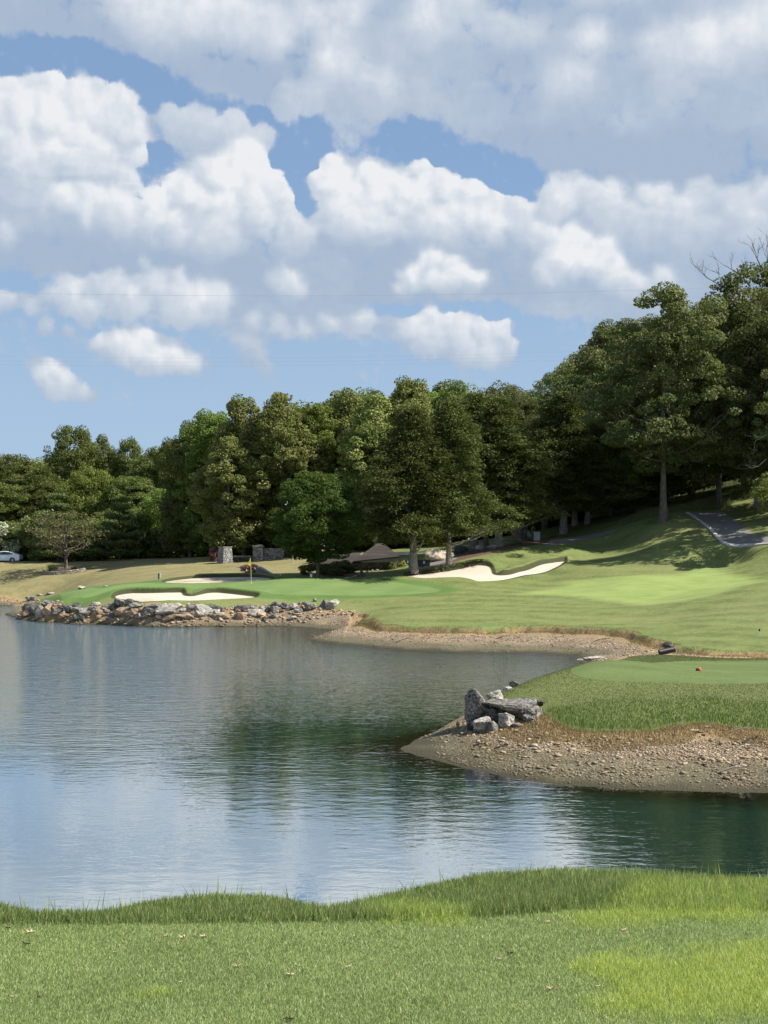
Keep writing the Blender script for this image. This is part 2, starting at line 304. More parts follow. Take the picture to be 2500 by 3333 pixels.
CP = """-700,1920,152;-300,1925,152;0,1935,150;0,1900,156;-300,1880,160;0,1860,163;0,1833,169;-300,1832,170;0,1829,180;
100,1950,146;100,1900,153;110,1860,161;110,1832,169;150,1948,143;
75,1985,121;100,1965,117;110,1958,120;180,1972,112;150,1950,119;200,1935,121;150,1957,128;200,1940,132;250,1925,135;
300,1985,108.6;300,1960,112;300,1915,123;300,1905,142;300,1880,150;300,1860,157;300,1828,169;
450,1985,106;450,1962,108.5;450,1955,109;450,1932,113.5;450,1900,118;450,1893,126;450,1860,146;450,1822,168;
600,1985,105.8;620,1960,107.8;620,1955,108.5;620,1930,113;620,1905,117;550,1886,122;560,1878,127;600,1850,146;600,1818,165;
750,1985,106;750,1962,108;800,1950,110;720,1895,119.5;720,1879,124;740,1870,128;700,1835,151;650,1815,160;700,1812,163;
850,1990,106;850,1960,108.5;850,1935,112;818,1900,117;850,1878,123.5;900,1845,137;900,1812,156;780,1840,146;960,1812,152;
950,1975,106.5;950,1960,109;950,1935,112;950,1888,118.5;950,1872,124;
1035,1990,105.5;1035,1962,109;1035,1938,112;1035,1900,117;1035,1877,124;1100,1870,127;1150,2005,102.5;1120,1980,106.5;
1200,1992,104.5;1200,1960,109;1200,1930,113.5;1200,1895,119;1230,1872,124;1150,1850,134;1290,1850,132;
1240,2008,98.5;1185,2024,93;1300,2041,88;1400,2043,87;1500,2043,86;1700,2039,86;1900,2040,84;2000,2044,82;2080,2030,84;
1200,2065,86.5;1400,2085,81.5;1600,2090,80.5;1800,2090,79.5;1980,2090,77;
1250,2010,95;1350,1995,97;1350,1960,106;1350,1925,114;1330,1882,120.5;1330,1866,125;1290,1880,121;
1500,1990,96;1500,1955,105;1500,1922,113;1480,1884,120;1560,1897,118.5;1660,1888,121;1760,1870,124.5;
1440,1850,126.5;1560,1828,128.5;1620,1850,125;1680,1856,124.5;1750,1832,128;1845,1820,131.5;1690,1815,131;1700,1785,134;1600,1805,132;1500,1825,130;1800,1775,136;1870,1772,138;
1370,1828,137;1450,1808,141;1550,1793,141;1650,1775,144;1700,1762,147;1750,1752,150;
1850,1745,152;1950,1735,149;1980,1775,140;2050,1720,143;2095,1668,153;2165,1694,138;
1900,1850,124;1980,1840,125;2050,1850,122.5;2000,1800,134;2080,1790,131;2150,1770,131;2230,1780,127;
1680,1990,95;1700,1955,104;1720,1925,112;1800,1990,95;1850,1960,103;1850,1920,112;1900,1890,118;
2000,2020,88;2000,1985,95;2050,1975,98;2150,1940,104;2050,1905,110;2100,1880,115;2200,1882,115;2250,1905,110;
2300,1855,120;2350,1880,114;2420,1893,110;2480,1893,107;2200,1862,119;2350,1845,122;2480,1868,113;2400,1835,123;
2100,1990,93;2200,1968,94;2300,1947,95.5;2400,1917,97.5;2500,1895,100;2700,1880,99;2120,2060,79;2200,2020,85;2300,2030,81;2400,2000,84;2500,2000,83;2500,2060,76;2300,2080,74.5;2200,2090,74;
2100,2110,72;2130,2088,74.5;2250,2112,70.5;2330,2120,69;2500,2122,68.5;2300,2140,66;2500,2140,64;2050,2120,71.5;1960,2135,70;1960,2150,66;
2250,1670,148;2400,1662,148;2330,1700,140;2450,1700,137;2380,1772,126;2500,1767,124;2440,1735,131;2300,1750,131;2450,1790,123;2450,1820,120;
2230,1640,156;2300,1615,160;2350,1600,163;2450,1572,166;2500,1640,146;2600,1540,165;2600,1700,132;2700,1800,116;2700,1950,88;2700,2060,76;2700,2140,62;
2000,1700,152;1900,1718,154;
2273,2178,50;1900,2160,50;2100,2148,55;2300,2144,56;2500,2142,57;2800,2140,57;1790,2193,47;1720,2215,45.5;1645,2250,44;1580,2288,42.5;
2100,2235,43.5;2300,2230,44;2500,2230,44;2800,2230,44;1950,2238,43.5;1850,2260,42.5;1750,2290,41.7;1680,2310,41.3;2000,2290,40.7;2200,2290,40.8;2500,2290,41;
1800,2345,39.8;1850,2372,38.5;2000,2378,38;2150,2380,37.9;2300,2368,38;2500,2380,37.6;2800,2380,37.6;
1620,2368,40;1520,2395,39.6;1420,2420,39.8;1700,2400,38.3;1900,2430,36.6;2100,2425,36.4;2300,2420,36.3;2500,2430,36;2800,2430,36;1600,2440,37.5;1750,2470,35.9;1950,2490,34.6;2300,2510,33.9;2500,2515,33.7;2800,2515,33.7;
1900,2185,60;2000,2160,62;2200,2155,62;2500,2155,61"""
for r_ in CP.replace('\n', '').split(';'):
    u, v, D = [float(k) for k in r_.split(',')]; ctrl.append(P(u, v, D))
for u, z in ((-900,4.5),(-300,4.8),(0,4.9),(300,5),(600,4.9),(900,4.9),(1200,5.2),(1500,6.3),(1800,8.2),(2100,11.5),(2400,16),(2700,18),(3100,19)):
    for D, k in ((185, 1.0), (230, 1.25), (300, 1.7)): ctrl.append(((u-1250)*D/F, D, z*k if u < 1500 else z*(1+(k-1)*.9)))
for x, y, z in ((60,120,9),(60,90,5.5),(60,60,3),(50,40,2),(60,150,15),(-90,150,1.5),(-90,175,4.6),(-110,200,5)): ctrl.append((x, y, z))
A_ = np.array(ctrl); A_xy = A_[:, :2]/50.0; n_ = len(A_)
def tk(r2): return np.where(r2 > 1e-12, 0.5*r2*np.log(np.maximum(r2, 1e-12)), 0)
Kmat = tk(((A_xy[:, None]-A_xy[None])**2).sum(-1)) + np.eye(n_)*2e-5
Pm = np.c_[np.ones(n_), A_xy]
M_ = np.zeros((n_+3, n_+3)); M_[:n_, :n_] = Kmat; M_[:n_, n_:] = Pm; M_[n_:, :n_] = Pm.T
sol = np.linalg.solve(M_, np.r_[A_[:, 2], np.zeros(3)])
def tps(x, y):
    x = np.atleast_1d(x); y = np.atleast_1d(y); out = np.empty(x.shape)
    for i in range(0, len(x), 20000):
        X = np.c_[x[i:i+20000], y[i:i+20000]]/50.0
        r2 = (X[:, 0:1]-A_xy[None, :, 0])**2+(X[:, 1:2]-A_xy[None, :, 1])**2
        out[i:i+20000] = tk(r2)@sol[:n_]+sol[n_]+X@sol[n_+1:]
    return out
# near bank: the lawn we stand on and the edge where it drops to the water
LIP = [(-900,2950),(0,2965),(100,2985),(330,2990),(560,2950),(700,2938),(850,2945),(1050,2990),(1200,2965),(1300,2930),(1400,2902),(1600,2868),(1800,2858),(2000,2868),(2300,2885),(2500,2892),(3300,2930)]
lipx = np.array([(u-1250)/F for u, v in LIP]); lipd = np.array([F*1.6/(v-VH) for u, v in LIP])
def near_h(x, y):
    a = np.where(y > 0.5, x/np.maximum(y, 0.5), 0)
    yl = np.interp(a, lipx, lipd)
    z = 4.0+fbm(x, y, 0.35, 2, 5)*0.05
    over = np.maximum(y-yl, 0)
    return z-0.62*over**1.0-0.12*np.minimum(over, 1.2)*0, yl
def land(x, y):
    """height of bare land, before bunkers and shore details"""
    x = np.atleast_1d(np.asarray(x, float)); y = np.atleast_1d(np.asarray(y, float))
    r = np.hypot(x, y)
    inside = (y > 11) & (y < 330) & (np.abs(x) < 0.55*y+20)
    z = np.full(x.shape, -1.5)
    if inside.any(): z[inside] = tps(x[inside], y[inside])
    # beyond the surveyed cone: rolling ground
    out = ~inside
    base = np.clip(6+0.09*x+0.0*y, 3.5, 26)+fbm(x, y, 0.008, 2, 9)*6
    lake = (x < 8) & (x > -140) & (y > 5) & (y < 140)
    zb = np.where(lake, -1.4, base)
    z = np.where(out, zb, z)
    # soften the border of the surveyed area
    edge = np.clip((0.55*y+20-np.abs(x))/18, 0, 1)*np.clip((330-y)/60, 0, 1)
    z = np.where(inside, z*edge+zb*(1-edge), z)
    z = np.clip(z, -1.8, 40)
    nh, yl = near_h(x, y)
    k = np.clip((16-y)/4, 0, 1)
    z = np.where(y < 16, np.maximum(nh, -1.5)*k+z*(1-k), z)
    z = np.where(y < 12, np.maximum(nh, -1.5), z)
    return z
def ground_hit(u, v, d0=20.0, d1=330.0, f=None):
    """where the sight line through (u, v) meets the land"""
    ds = np.arange(d0, d1, 0.25); x = (u-1250)*ds/F; z = CAMH-(v-VH)*ds/F
    g = (f or land)(x, ds)
    k = np.where(g >= z)[0]
    if len(k) == 0: return None
    d = ds[k[0]]; return ((u-1250)*d/F, d, float(g[k[0]]))
def poly_hit(pts, **kw):
    o = []
    for u, v in pts:
        h = ground_hit(u, v, **kw)
        if h: o.append(h[:2])
    return o
def smooth_poly(pts, n=4):
    p = np.array(pts); m = len(p); o = []
    for i in range(m):
        p0, p1, p2, p3 = p[(i-1) % m], p[i], p[(i+1) % m], p[(i+2) % m]
        for k in range(n):
            t = k/n; o.append(0.5*((2*p1)+(p2-p0)*t+(2*p0-5*p1+4*p2-p3)*t*t+(3*p1-p0-3*p2+p3)*t**3))
    return np.array(o)
def sdist(poly, x, y, reach=12.0):
    """signed distance to a closed polygon, positive inside (clamped far away)"""
    poly = np.array(poly); out = np.full(x.shape, -float(reach))
    mn = poly.min(0)-reach; mx = poly.max(0)+reach
    s = np.where((x > mn[0]) & (x < mx[0]) & (y > mn[1]) & (y < mx[1]))[0]
    if len(s) == 0: return out
    px, py = x[s], y[s]; d2 = np.full(px.shape, 1e9); ins = np.zeros(px.shape, bool); m = len(poly)
    for i in range(m):
        a = poly[i]; b = poly[(i+1) % m]; e = b-a; L = e@e+1e-12
        t = np.clip(((px-a[0])*e[0]+(py-a[1])*e[1])/L, 0, 1)
        dx = px-(a[0]+t*e[0]); dy = py-(a[1]+t*e[1]); d2 = np.minimum(d2, dx*dx+dy*dy)
        c = ((a[1] > py) != (b[1] > py))
        xi = a[0]+(py-a[1])*e[0]/(e[1] if abs(e[1]) > 1e-9 else 1e-9)
        ins ^= c & (px < xi)
    d = np.sqrt(d2); out[s] = np.clip(np.where(ins, d, -d), -reach, reach)
    return out
B_FRONT = [(365,1944),(380,1936),(430,1929),(480,1928),(520,1928),(560,1927),(592,1926),(603,1930),(606,1937),(620,1940),(640,1936),(670,1929),(710,1926),(745,1929),(790,1935),(843,1941),(800,1947),(720,1953),(620,1958),(500,1958),(420,1955),(380,1951)]
B_BACK = [(528,1894),(560,1888),(620,1883),(660,1880),(720,1878),(780,1877),(850,1877),(893,1881),(860,1888),(780,1893),(680,1897),(600,1898)]
B_RIGHT = [(1314,1873),(1350,1869),(1400,1863),(1450,1856),(1500,1846),(1545,1838),(1580,1837),(1600,1842),(1608,1852),(1613,1863),(1630,1867),(1660,1864),(1700,1853),(1740,1840),(1780,1830),(1842,1825),(1832,1838),(1795,1855),(1740,1869),(1680,1879),(1620,1889),(1570,1893),(1548,1891),(1520,1882),(1490,1878),(1440,1879),(1370,1881)]
GREEN = [(200,1938),(240,1922),(300,1914),(400,1903),(480,1898),(560,1900),(700,1899),(860,1891),(960,1884),(1060,1884),(1200,1890),(1330,1902),(1415,1916),(1430,1924),(1380,1931),(1200,1938),(1000,1938),(900,1936),(850,1932),(780,1925),(700,1920),(560,1921),(440,1923),(340,1932),(260,1945)]
FAIR = [(1690,1935),(1760,1922),(1830,1905),(1850,1893),(1900,1886),(1960,1880),(2060,1872),(2150,1871),(2200,1872),(2250,1860),(2300,1849),(2340,1854),(2390,1868),(2440,1883),(2490,1890),(2420,1905),(2330,1935),(2200,1958),(2090,1971),(2000,1961),(1900,1948),(1780,1938)]
TEE_OLD = [(1815,2196),(1860,2172),(1920,2161),(2000,2156),(2150,2150),(2350,2146),(2600,2144),(2900,2144),(2900,2224),(2600,2222),(2400,2221),(2200,2222),(2050,2223),(1930,2220),(1850,2212)]
PATH = [(2238,1670),(2270,1668),(2320,1666),(2350,1668),(2400,1700),(2450,1735),(2520,1755),(2600,1765),(2600,1772),(2500,1770),(2420,1776),(2385,1776),(2355,1762),(2330,1740),(2300,1712),(2265,1688)]
PATH2 = [(1765,1771),(1800,1762),(1850,1752),(1900,1743),(1950,1733),(2010,1722),(2010,1728),(1960,1742),(1900,1756),(1850,1768),(1810,1773)]
PATH3 = [(1270,1870),(1300,1861),(1340,1848),(1390,1836),(1430,1824),(1480,1816),(1485,1820),(1440,1833),(1400,1845),(1350,1858),(1310,1868)]
MULCH = [(1400,1848),(1420,1835),(1470,1820),(1490,1808),(1560,1792),(1640,1776),(1700,1764),(1760,1752),(1800,1744),(1815,1748),(1790,1758),(1760,1770),(1680,1785),(1600,1802),(1500,1825),(1440,1842)]
MULCH2 = [(1060,1868),(1120,1862),(1180,1866),(1190,1876),(1150,1880),(1080,1880),(1050,1876)]
polys = {k: smooth_poly(poly_hit(p_, d0=60 if k not in ('tee',) else 30)) for k, p_ in dict(b1=B_FRONT, b2=B_BACK, b3=B_RIGHT, green=GREEN, fair=FAIR, path=PATH, path2=PATH2, path3=PATH3, mulch=MULCH, mulch2=MULCH2).items()}
polys['tee'] = smooth_poly([(6.3,45.2),(6.7,47.4),(8.0,50),(10,52.3),(12.5,53.8),(18,54.6),(30,54.6),(40,50),(30,44.6),(20,44.5),(14,44.4),(9,44.2),(7,44.4)])
# turf: everything above the bare shore
EDGE1 = [(78,1958),(120,1962),(200,1976),(300,1972),(450,1970),(600,1978),(700,1984),(850,1976),(1000,1968),(1080,1985),(1150,1990),(1215,1996),(1195,2010),(1180,2024),(1240,2036),(1320,2043),(1400,2044),(1500,2047),(1600,2048),(1700,2040),(1800,2042),(1900,2045),(1970,2048),(2030,2053),(2070,2062),(2095,2074),(2120,2084),(2160,2092),(2250,2112),(2330,2122),(2420,2124),(2600,2124)]
e1 = poly_hit(EDGE1, d0=62)
turf1 = np.array([(-80,158),(-60,152.5),(-40,149.5),(-36.5,148.6),(-34.8,146),(-33.5,136)]+e1+[(60,64),(140,60),(220,330),(-260,330),(-260,158)])
EDGE2 = [(1640,2306),(1700,2318),(1760,2330),(1800,2362),(1850,2385),(1950,2390),(2050,2388),(2130,2385),(2200,2372),(2300,2366),(2400,2378),(2500,2390),(2700,2390)]
e2 = poly_hit(EDGE2, d0=32)
turf2 = np.array(e2+[(60,37),(60,63.5),(22,63.5),(17,60),(13,60),(10.6,58),(8.2,54),(5.5,49.5),(3.9,46.5),(3.2,44)])
def surface(x, y):
    """final ground height and its region distances"""
    z = land(x, y); d = {k: sdist(p_, x, y) for k, p_ in polys.items()}
    t1 = sdist(turf1, x, y, 14.0); t2 = sdist(turf2, x, y, 14.0); d['turf'] = np.maximum(t1, t2)
    wob = fbm(x, y, 0.9, 3, 31)
    # undercut bank along the fairway: the shore side sits lower than the turf
    m1 = ((x > -2.5) & (y > 55) & (y < 104)) * np.clip(z/0.9, 0, 1)
    drop = np.clip((-t1+wob*0.5)/0.35, 0, 1)
    z = z-0.33*drop*m1*np.clip(1-(-t1-1.0)/5.0, 0, 1)*(t2 < 0)
    # bunkers: sand floor scooped below the turf, steep face at the far lip
    for k, dep, lip in (('b1', 0.07, .34), ('b2', 0.05, .30), ('b3', 0.08, .42)):
        s = d[k]; nr_ = s > -3.0
        if not nr_.any(): continue
        sb_ = np.full(s.shape, -12.0); sb_[nr_] = sdist(polys[k], x[nr_], y[nr_]+0.7)
        bk = np.clip((s-sb_)/0.6, 0, 1)*nr_                     # 1 on the far side of the sand
        z = z-dep*np.clip((s+.05)/0.35, 0, 1)
        z = z+lip*bk*np.exp(-(np.maximum(-s-0.25, 0)/0.9)**2)*np.clip((-s+.10)/.22, 0, 1)
    # sand and turf relief
    tf = np.clip(d['turf']/1.0, 0, 1)
    z = z+fbm(x, y, 0.12, 2, 3)*0.10*tf*(y > 20)*np.clip(-(np.maximum(d['green'], d['tee']))/2, 0, 1)
    sh = np.clip(-d['turf']/0.5, 0, 1)*(z > -0.3)*(y > 20)
    z = z+sh*(fbm(x, y, 0.8, 3, 12)*0.13)*np.clip(z/0.35, 0.12, 1)
    return z, d
# ------------------------------------------------------------------ ground mesh: one sheet, finer where the land is seen
def make_ground():
    a_in = np.arange(-17.6, 17.61, 0.062)
    a_out = np.r_[np.arange(18.1, 30, 0.6), np.arange(30, 180, 5.0)]
    ang = np.radians(np.r_[-a_out[::-1], a_in, a_out, [180.0]])
    rr = np.r_[[0.6], np.arange(1.5, 4, 0.5), np.arange(4, 9, 0.06), np.arange(9, 30, 0.6), np.arange(30, 58, 0.2), np.arange(58, 76, 0.3), np.arange(76, 132, 0.2), np.arange(132, 180, 0.5), np.arange(180, 330, 4), np.geomspace(330, 4500, 24)]
    AA, RR = np.meshgrid(ang, rr); X = (np.sin(AA)*RR).ravel(); Y = (np.cos(AA)*RR).ravel()
    Z, d = surface(X, Y)
    nr, na = len(rr), len(ang)
    i = np.arange(nr-1)[:, None]*na+np.arange(na)[None, :]
    j = np.roll(np.arange(na), -1)[None, :]+np.arange(nr-1)[:, None]*na
    quads = np.stack([i, j, j+na, i+na], -1).reshape(-1, 4)
    me = bpy.data.meshes.new('ground')
    me.vertices.add(nr*na); me.vertices.foreach_set('co', np.c_[X, Y, Z].astype(np.float32).ravel())
    me.loops.add(len(quads)*4); me.loops.foreach_set('vertex_index', quads.astype(np.int32).ravel())
    me.polygons.add(len(quads)); me.polygons.foreach_set('loop_start', np.arange(len(quads), dtype=np.int32)*4)
    me.polygons.foreach_set('use_smooth', np.ones(len(quads), bool))
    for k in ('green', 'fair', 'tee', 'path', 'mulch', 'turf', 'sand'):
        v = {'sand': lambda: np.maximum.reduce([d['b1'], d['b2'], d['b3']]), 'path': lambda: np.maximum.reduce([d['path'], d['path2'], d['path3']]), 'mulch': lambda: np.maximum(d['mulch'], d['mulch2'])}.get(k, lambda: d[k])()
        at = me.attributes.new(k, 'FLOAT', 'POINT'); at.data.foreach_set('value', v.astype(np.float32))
    me.update(); me.validate()
    o = bpy.data.objects.new('ground', me); C.objects.link(o); o['kind'] = 'structure'
    return o
ground = make_ground()
def gz(x, y): return float(surface(np.array([float(x)]), np.array([float(y)]))[0][0])
def ground_mat(t):
    p = t.pos(); sep = t.new('ShaderNodeSeparateXYZ'); t.l.new(p, sep.inputs[0]); Y = sep.outputs[1]; Z = sep.outputs[2]; X = sep.outputs[0]
    n_big = t.noise(p, 0.10, 4, 0.6); n_mid = t.noise(p, 0.55, 4, 0.62); n_fine = t.noise(p, 4.0, 4, 0.7); n_grain = t.noise(p, 22.0, 3, 0.7)
    stretch = t.noise(t.mul3(p, (0.45, 0.9, 1)), 1.0, 4, 0.6)
    # rough turf: olive to green, patchy, tan where worn
    rough = t.mix(t.ss(n_mid, 0.35, 0.65), (0.082, 0.110, 0.028), (0.130, 0.158, 0.046))
    rough = t.mix(t.ss(n_big, 0.45, 0.70), rough, (0.165, 0.165, 0.062))
    rough = t.mix(t.m('MULTIPLY', t.ss(n_fine, 0.40, 0.75), 0.35), rough, (0.250, 0.240, 0.120))
    # mowing bands following the slope
    band = t.m('SINE', t.m('ADD', t.m('MULTIPLY', t.m('ADD', t.m('MULTIPLY', X, 0.45), t.m('MULTIPLY', Y, 0.9)), 1.7), t.m('MULTIPLY', n_big, 18.0)))
    rough = t.mix(t.m('MULTIPLY', t.ss(band, -0.3, 0.5), 0.38), rough, (0.165, 0.205, 0.066))
    # dry unwatered slope on the far left bank
    dryn = t.m('ADD', t.m('MULTIPLY', X, -1.0), t.m('MULTIPLY', Y, 0.16))
    dryA = t.m('MULTIPLY', t.ss(Y, 121.0, 127.0), t.ss(X, 4.0, -9.0))
    dry = t.mix(t.ss(n_mid, 0.3, 0.7), (0.165, 0.145, 0.062), (0.230, 0.195, 0.092))
    dry = t.mix(t.m('MULTIPLY', t.ss(stretch, 0.45, 0.75), 0.55), dry, (0.130, 0.140, 0.056))
    dry = t.mix(t.m('MULTIPLY', t.ss(n_grain, 0.5, 0.8), 0.3), dry, (0.36, 0.32, 0.19))
    col = t.mix(dryA, rough, dry)
    worn = t.m('MULTIPLY', t.ss(t.noise(t.vm('ADD', p, (7, 3, 0)), 0.22, 4, 0.65), 0.60, 0.70), t.ss(Z, 4.5, 7.0))
    col = t.mix(t.m('MULTIPLY', worn, 0.7), col, (0.34, 0.27, 0.16))
    blade = t.noise(t.mul3(p, (5.0, 1.3, 2.0)), 1.0, 4, 0.72)
    col = t.mix(t.m('MULTIPLY', t.ss(blade, 0.52, 0.72), 0.42), col, (0.050, 0.066, 0.020))
    col = t.mix(t.m('MULTIPLY', t.ss(blade, 0.46, 0.28), 0.32), col, (0.270, 0.265, 0.120))
    # bright fairway
    fair = t.mix(t.ss(stretch, 0.3, 0.7), (0.170, 0.225, 0.062), (0.225, 0.275, 0.088))
    fw = t.ss(t.m('ADD', t.attr('fair'), t.m('MULTIPLY', t.m('SUBTRACT', n_mid, 0.5), 2.2)), -1.2, 1.2)
    fair = t.mix(t.m('MULTIPLY', t.ss(blade, 0.5, 0.75), 0.22), fair, (0.110, 0.150, 0.040))
    stripe = t.ss(t.m('SINE', t.m('ADD', t.m('MULTIPLY', X, 1.15), t.m('MULTIPLY', Y, 0.55))), -0.15, 0.15)
    fair = t.mix(t.m('MULTIPLY', stripe, 0.20), fair, (0.245, 0.300, 0.100))
    col = t.mix(fw, col, fair)
    gsh = t.m('ADD', t.attr('green'), t.m('MULTIPLY', t.m('SUBTRACT', n_mid, 0.5), 0.6))
    collar = t.mix(t.ss(n_mid, 0.3, 0.7), (0.070, 0.128, 0.030), (0.098, 0.155, 0.042))
    col = t.mix(t.ss(gsh, -2.6, -1.0), col, collar)
    gr = t.mix(t.m('ADD', t.m('MULTIPLY', t.ss(stretch, 0.3, 0.7), 0.6), t.m('MULTIPLY', t.ss(t.m('SINE', t.m('ADD', t.m('MULTIPLY', X, 1.4), t.m('MULTIPLY', Y, -0.8))), -.2, .2), 0.35)), (0.108, 0.168, 0.050), (0.142, 0.200, 0.068))
    col = t.mix(t.ss(gsh, -0.25, 0.05), col, gr)
    te = t.mix(t.ss(stretch, 0.3, 0.7), (0.070, 0.102, 0.028), (0.105, 0.138, 0.046))
    te = t.mix(t.m('MULTIPLY', t.ss(t.m('SINE', t.m('MULTIPLY', Y, 3.4)), -0.3, 0.3), 0.22), te, (0.055, 0.085, 0.022))
    te = t.mix(t.m('MULTIPLY', t.ss(n_grain, 0.4, 0.8), 0.35), te, (0.22, 0.30, 0.12))
    nearT = t.mix(t.ss(n_fine, 0.3, 0.7), (0.090, 0.120, 0.032), (0.160, 0.175, 0.066))
    nearT = t.mix(t.ss(n_grain, 0.35, 0.75), nearT, (0.070, 0.095, 0.026))
    col = t.mix(t.m('MULTIPLY', t.ss(Y, 64.0, 60.0), t.ss(Y, 20.0, 30.0)), col, nearT)
    col = t.mix(t.ss(t.attr('tee'), -0.15, 0.1), col, te)
    # foreground lawn soil seen between the blades
    lawn = t.mix(n_fine, (0.105, 0.135, 0.045), (0.160, 0.190, 0.075))
    col = t.mix(t.ss(Y, 20.0, 12.0), col, lawn)
    # mulch, paths
    mul = t.mix(n_grain, (0.055, 0.032, 0.022), (0.150, 0.095, 0.070))
    col = t.mix(t.ss(t.attr('mulch'), -0.1, 0.1), col, mul)
    # bare shore
    sd_ = t.m('ADD', t.attr('turf'), t.m('MULTIPLY', t.m('SUBTRACT', n_mid, 0.5), 1.2))
    vo = t.vor(p, 15.0, 'F1', 1); vd = t.vor(p, 15.0, 'F1', 0)
    sp2 = t.new('ShaderNodeSeparateColor'); t.l.new(vo, sp2.inputs[0])
    stone = t.mix(sp2.outputs[0], (0.25, 0.195, 0.135), (0.50, 0.42, 0.32))
    soil = t.mix(n_fine, (0.125, 0.085, 0.050), (0.285, 0.205, 0.130))
    hasst = t.m('MULTIPLY', t.ss(vd, 0.55, 0.35), t.ss(t.m('ADD', sp2.outputs[1], t.m('MULTIPLY', n_mid, 0.7)), 0.60, 0.85))
    shore = t.mix(hasst, soil, stone)
    wet = t.mix(n_fine, (0.060, 0.056, 0.030), (0.120, 0.105, 0.060))
    wet = t.mix(t.m('MULTIPLY', hasst, 0.45), wet, stone)
    zz = t.m('ADD', Z, t.m('MULTIPLY', t.m('SUBTRACT', n_mid, 0.5), 0.22))
    shore = t.mix(t.m('MULTIPLY', t.ss(t.noise(p, 0.9, 4, .6), .42, .62), .45), shore, (0.105, 0.080, 0.050))
    shore = t.mix(t.ss(zz, 0.40, 0.20), shore, wet)
    shore = t.mix(t.ss(zz, 0.16, 0.02), shore, (0.050, 0.045, 0.026))
    # strip of dead grass below the turf
    dead = t.mix(n_fine, (0.20, 0.125, 0.055), (0.38, 0.28, 0.13))
    shore = t.mix(t.m('MULTIPLY', t.ss(sd_, -1.7, -0.7), 0.75), shore, dead)
    shm = t.m('MULTIPLY', t.ss(sd_, 0.10, -0.10), t.ss(Y, 14.0, 20.0))
    col = t.mix(shm, col, shore)
    # sand
    sand = t.mix(n_mid, (0.43, 0.38, 0.30), (0.52, 0.465, 0.38))
    rake = t.m('SINE', t.m('ADD', t.m('MULTIPLY', t.m('ADD', X, t.m('MULTIPLY', Y, 0.5)), 22.0), t.m('MULTIPLY', n_mid, 30.0)))
    sand = t.mix(t.m('MULTIPLY', t.ss(rake, 0.2, 1.0), 0.16), sand, (0.36, 0.30, 0.22))
    sand = t.mix(t.m('MULTIPLY', t.ss(n_fine, 0.5, 0.75), 0.4), sand, (0.38, 0.31, 0.22))
    backb = t.m('MULTIPLY', t.ss(Y, 117.5, 118.5), t.ss(X, -9.0, -10.0))
    sand = t.mix(t.m('MULTIPLY', backb, t.ss(n_mid, 0.35, 0.6)), sand, (0.32, 0.25, 0.17))
    sa = t.attr('sand')
    lip_soil_shade = t.mix(n_fine, (0.030, 0.030, 0.014), (0.065, 0.070, 0.028))  # dark lip soil, its colour deepened to stand in for the lip's shade
    col = t.mix(t.ss(sa, -0.16, -0.04), col, lip_soil_shade)
    col = t.mix(t.ss(sa, 0.22, 0.32), col, sand)
    asp = t.mix(n_grain, (0.135, 0.130, 0.122), (0.205, 0.196, 0.184))
    col = t.mix(t.ss(t.attr('path'), -0.08, 0.08), col, asp)
    bh = t.m('ADD', t.m('MULTIPLY', n_fine, 0.6), t.m('MULTIPLY', n_grain, 0.4))
    bh = t.m('ADD', bh, t.m('MULTIPLY', t.m('MULTIPLY', hasst, shm), 0.8))
    nb = t.bump(bh, 0.55, 0.10)
    return princ(t, col, 0.85, 0.15, 0, nb)
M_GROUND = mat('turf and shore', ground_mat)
ground.data.materials.append(M_GROUND)
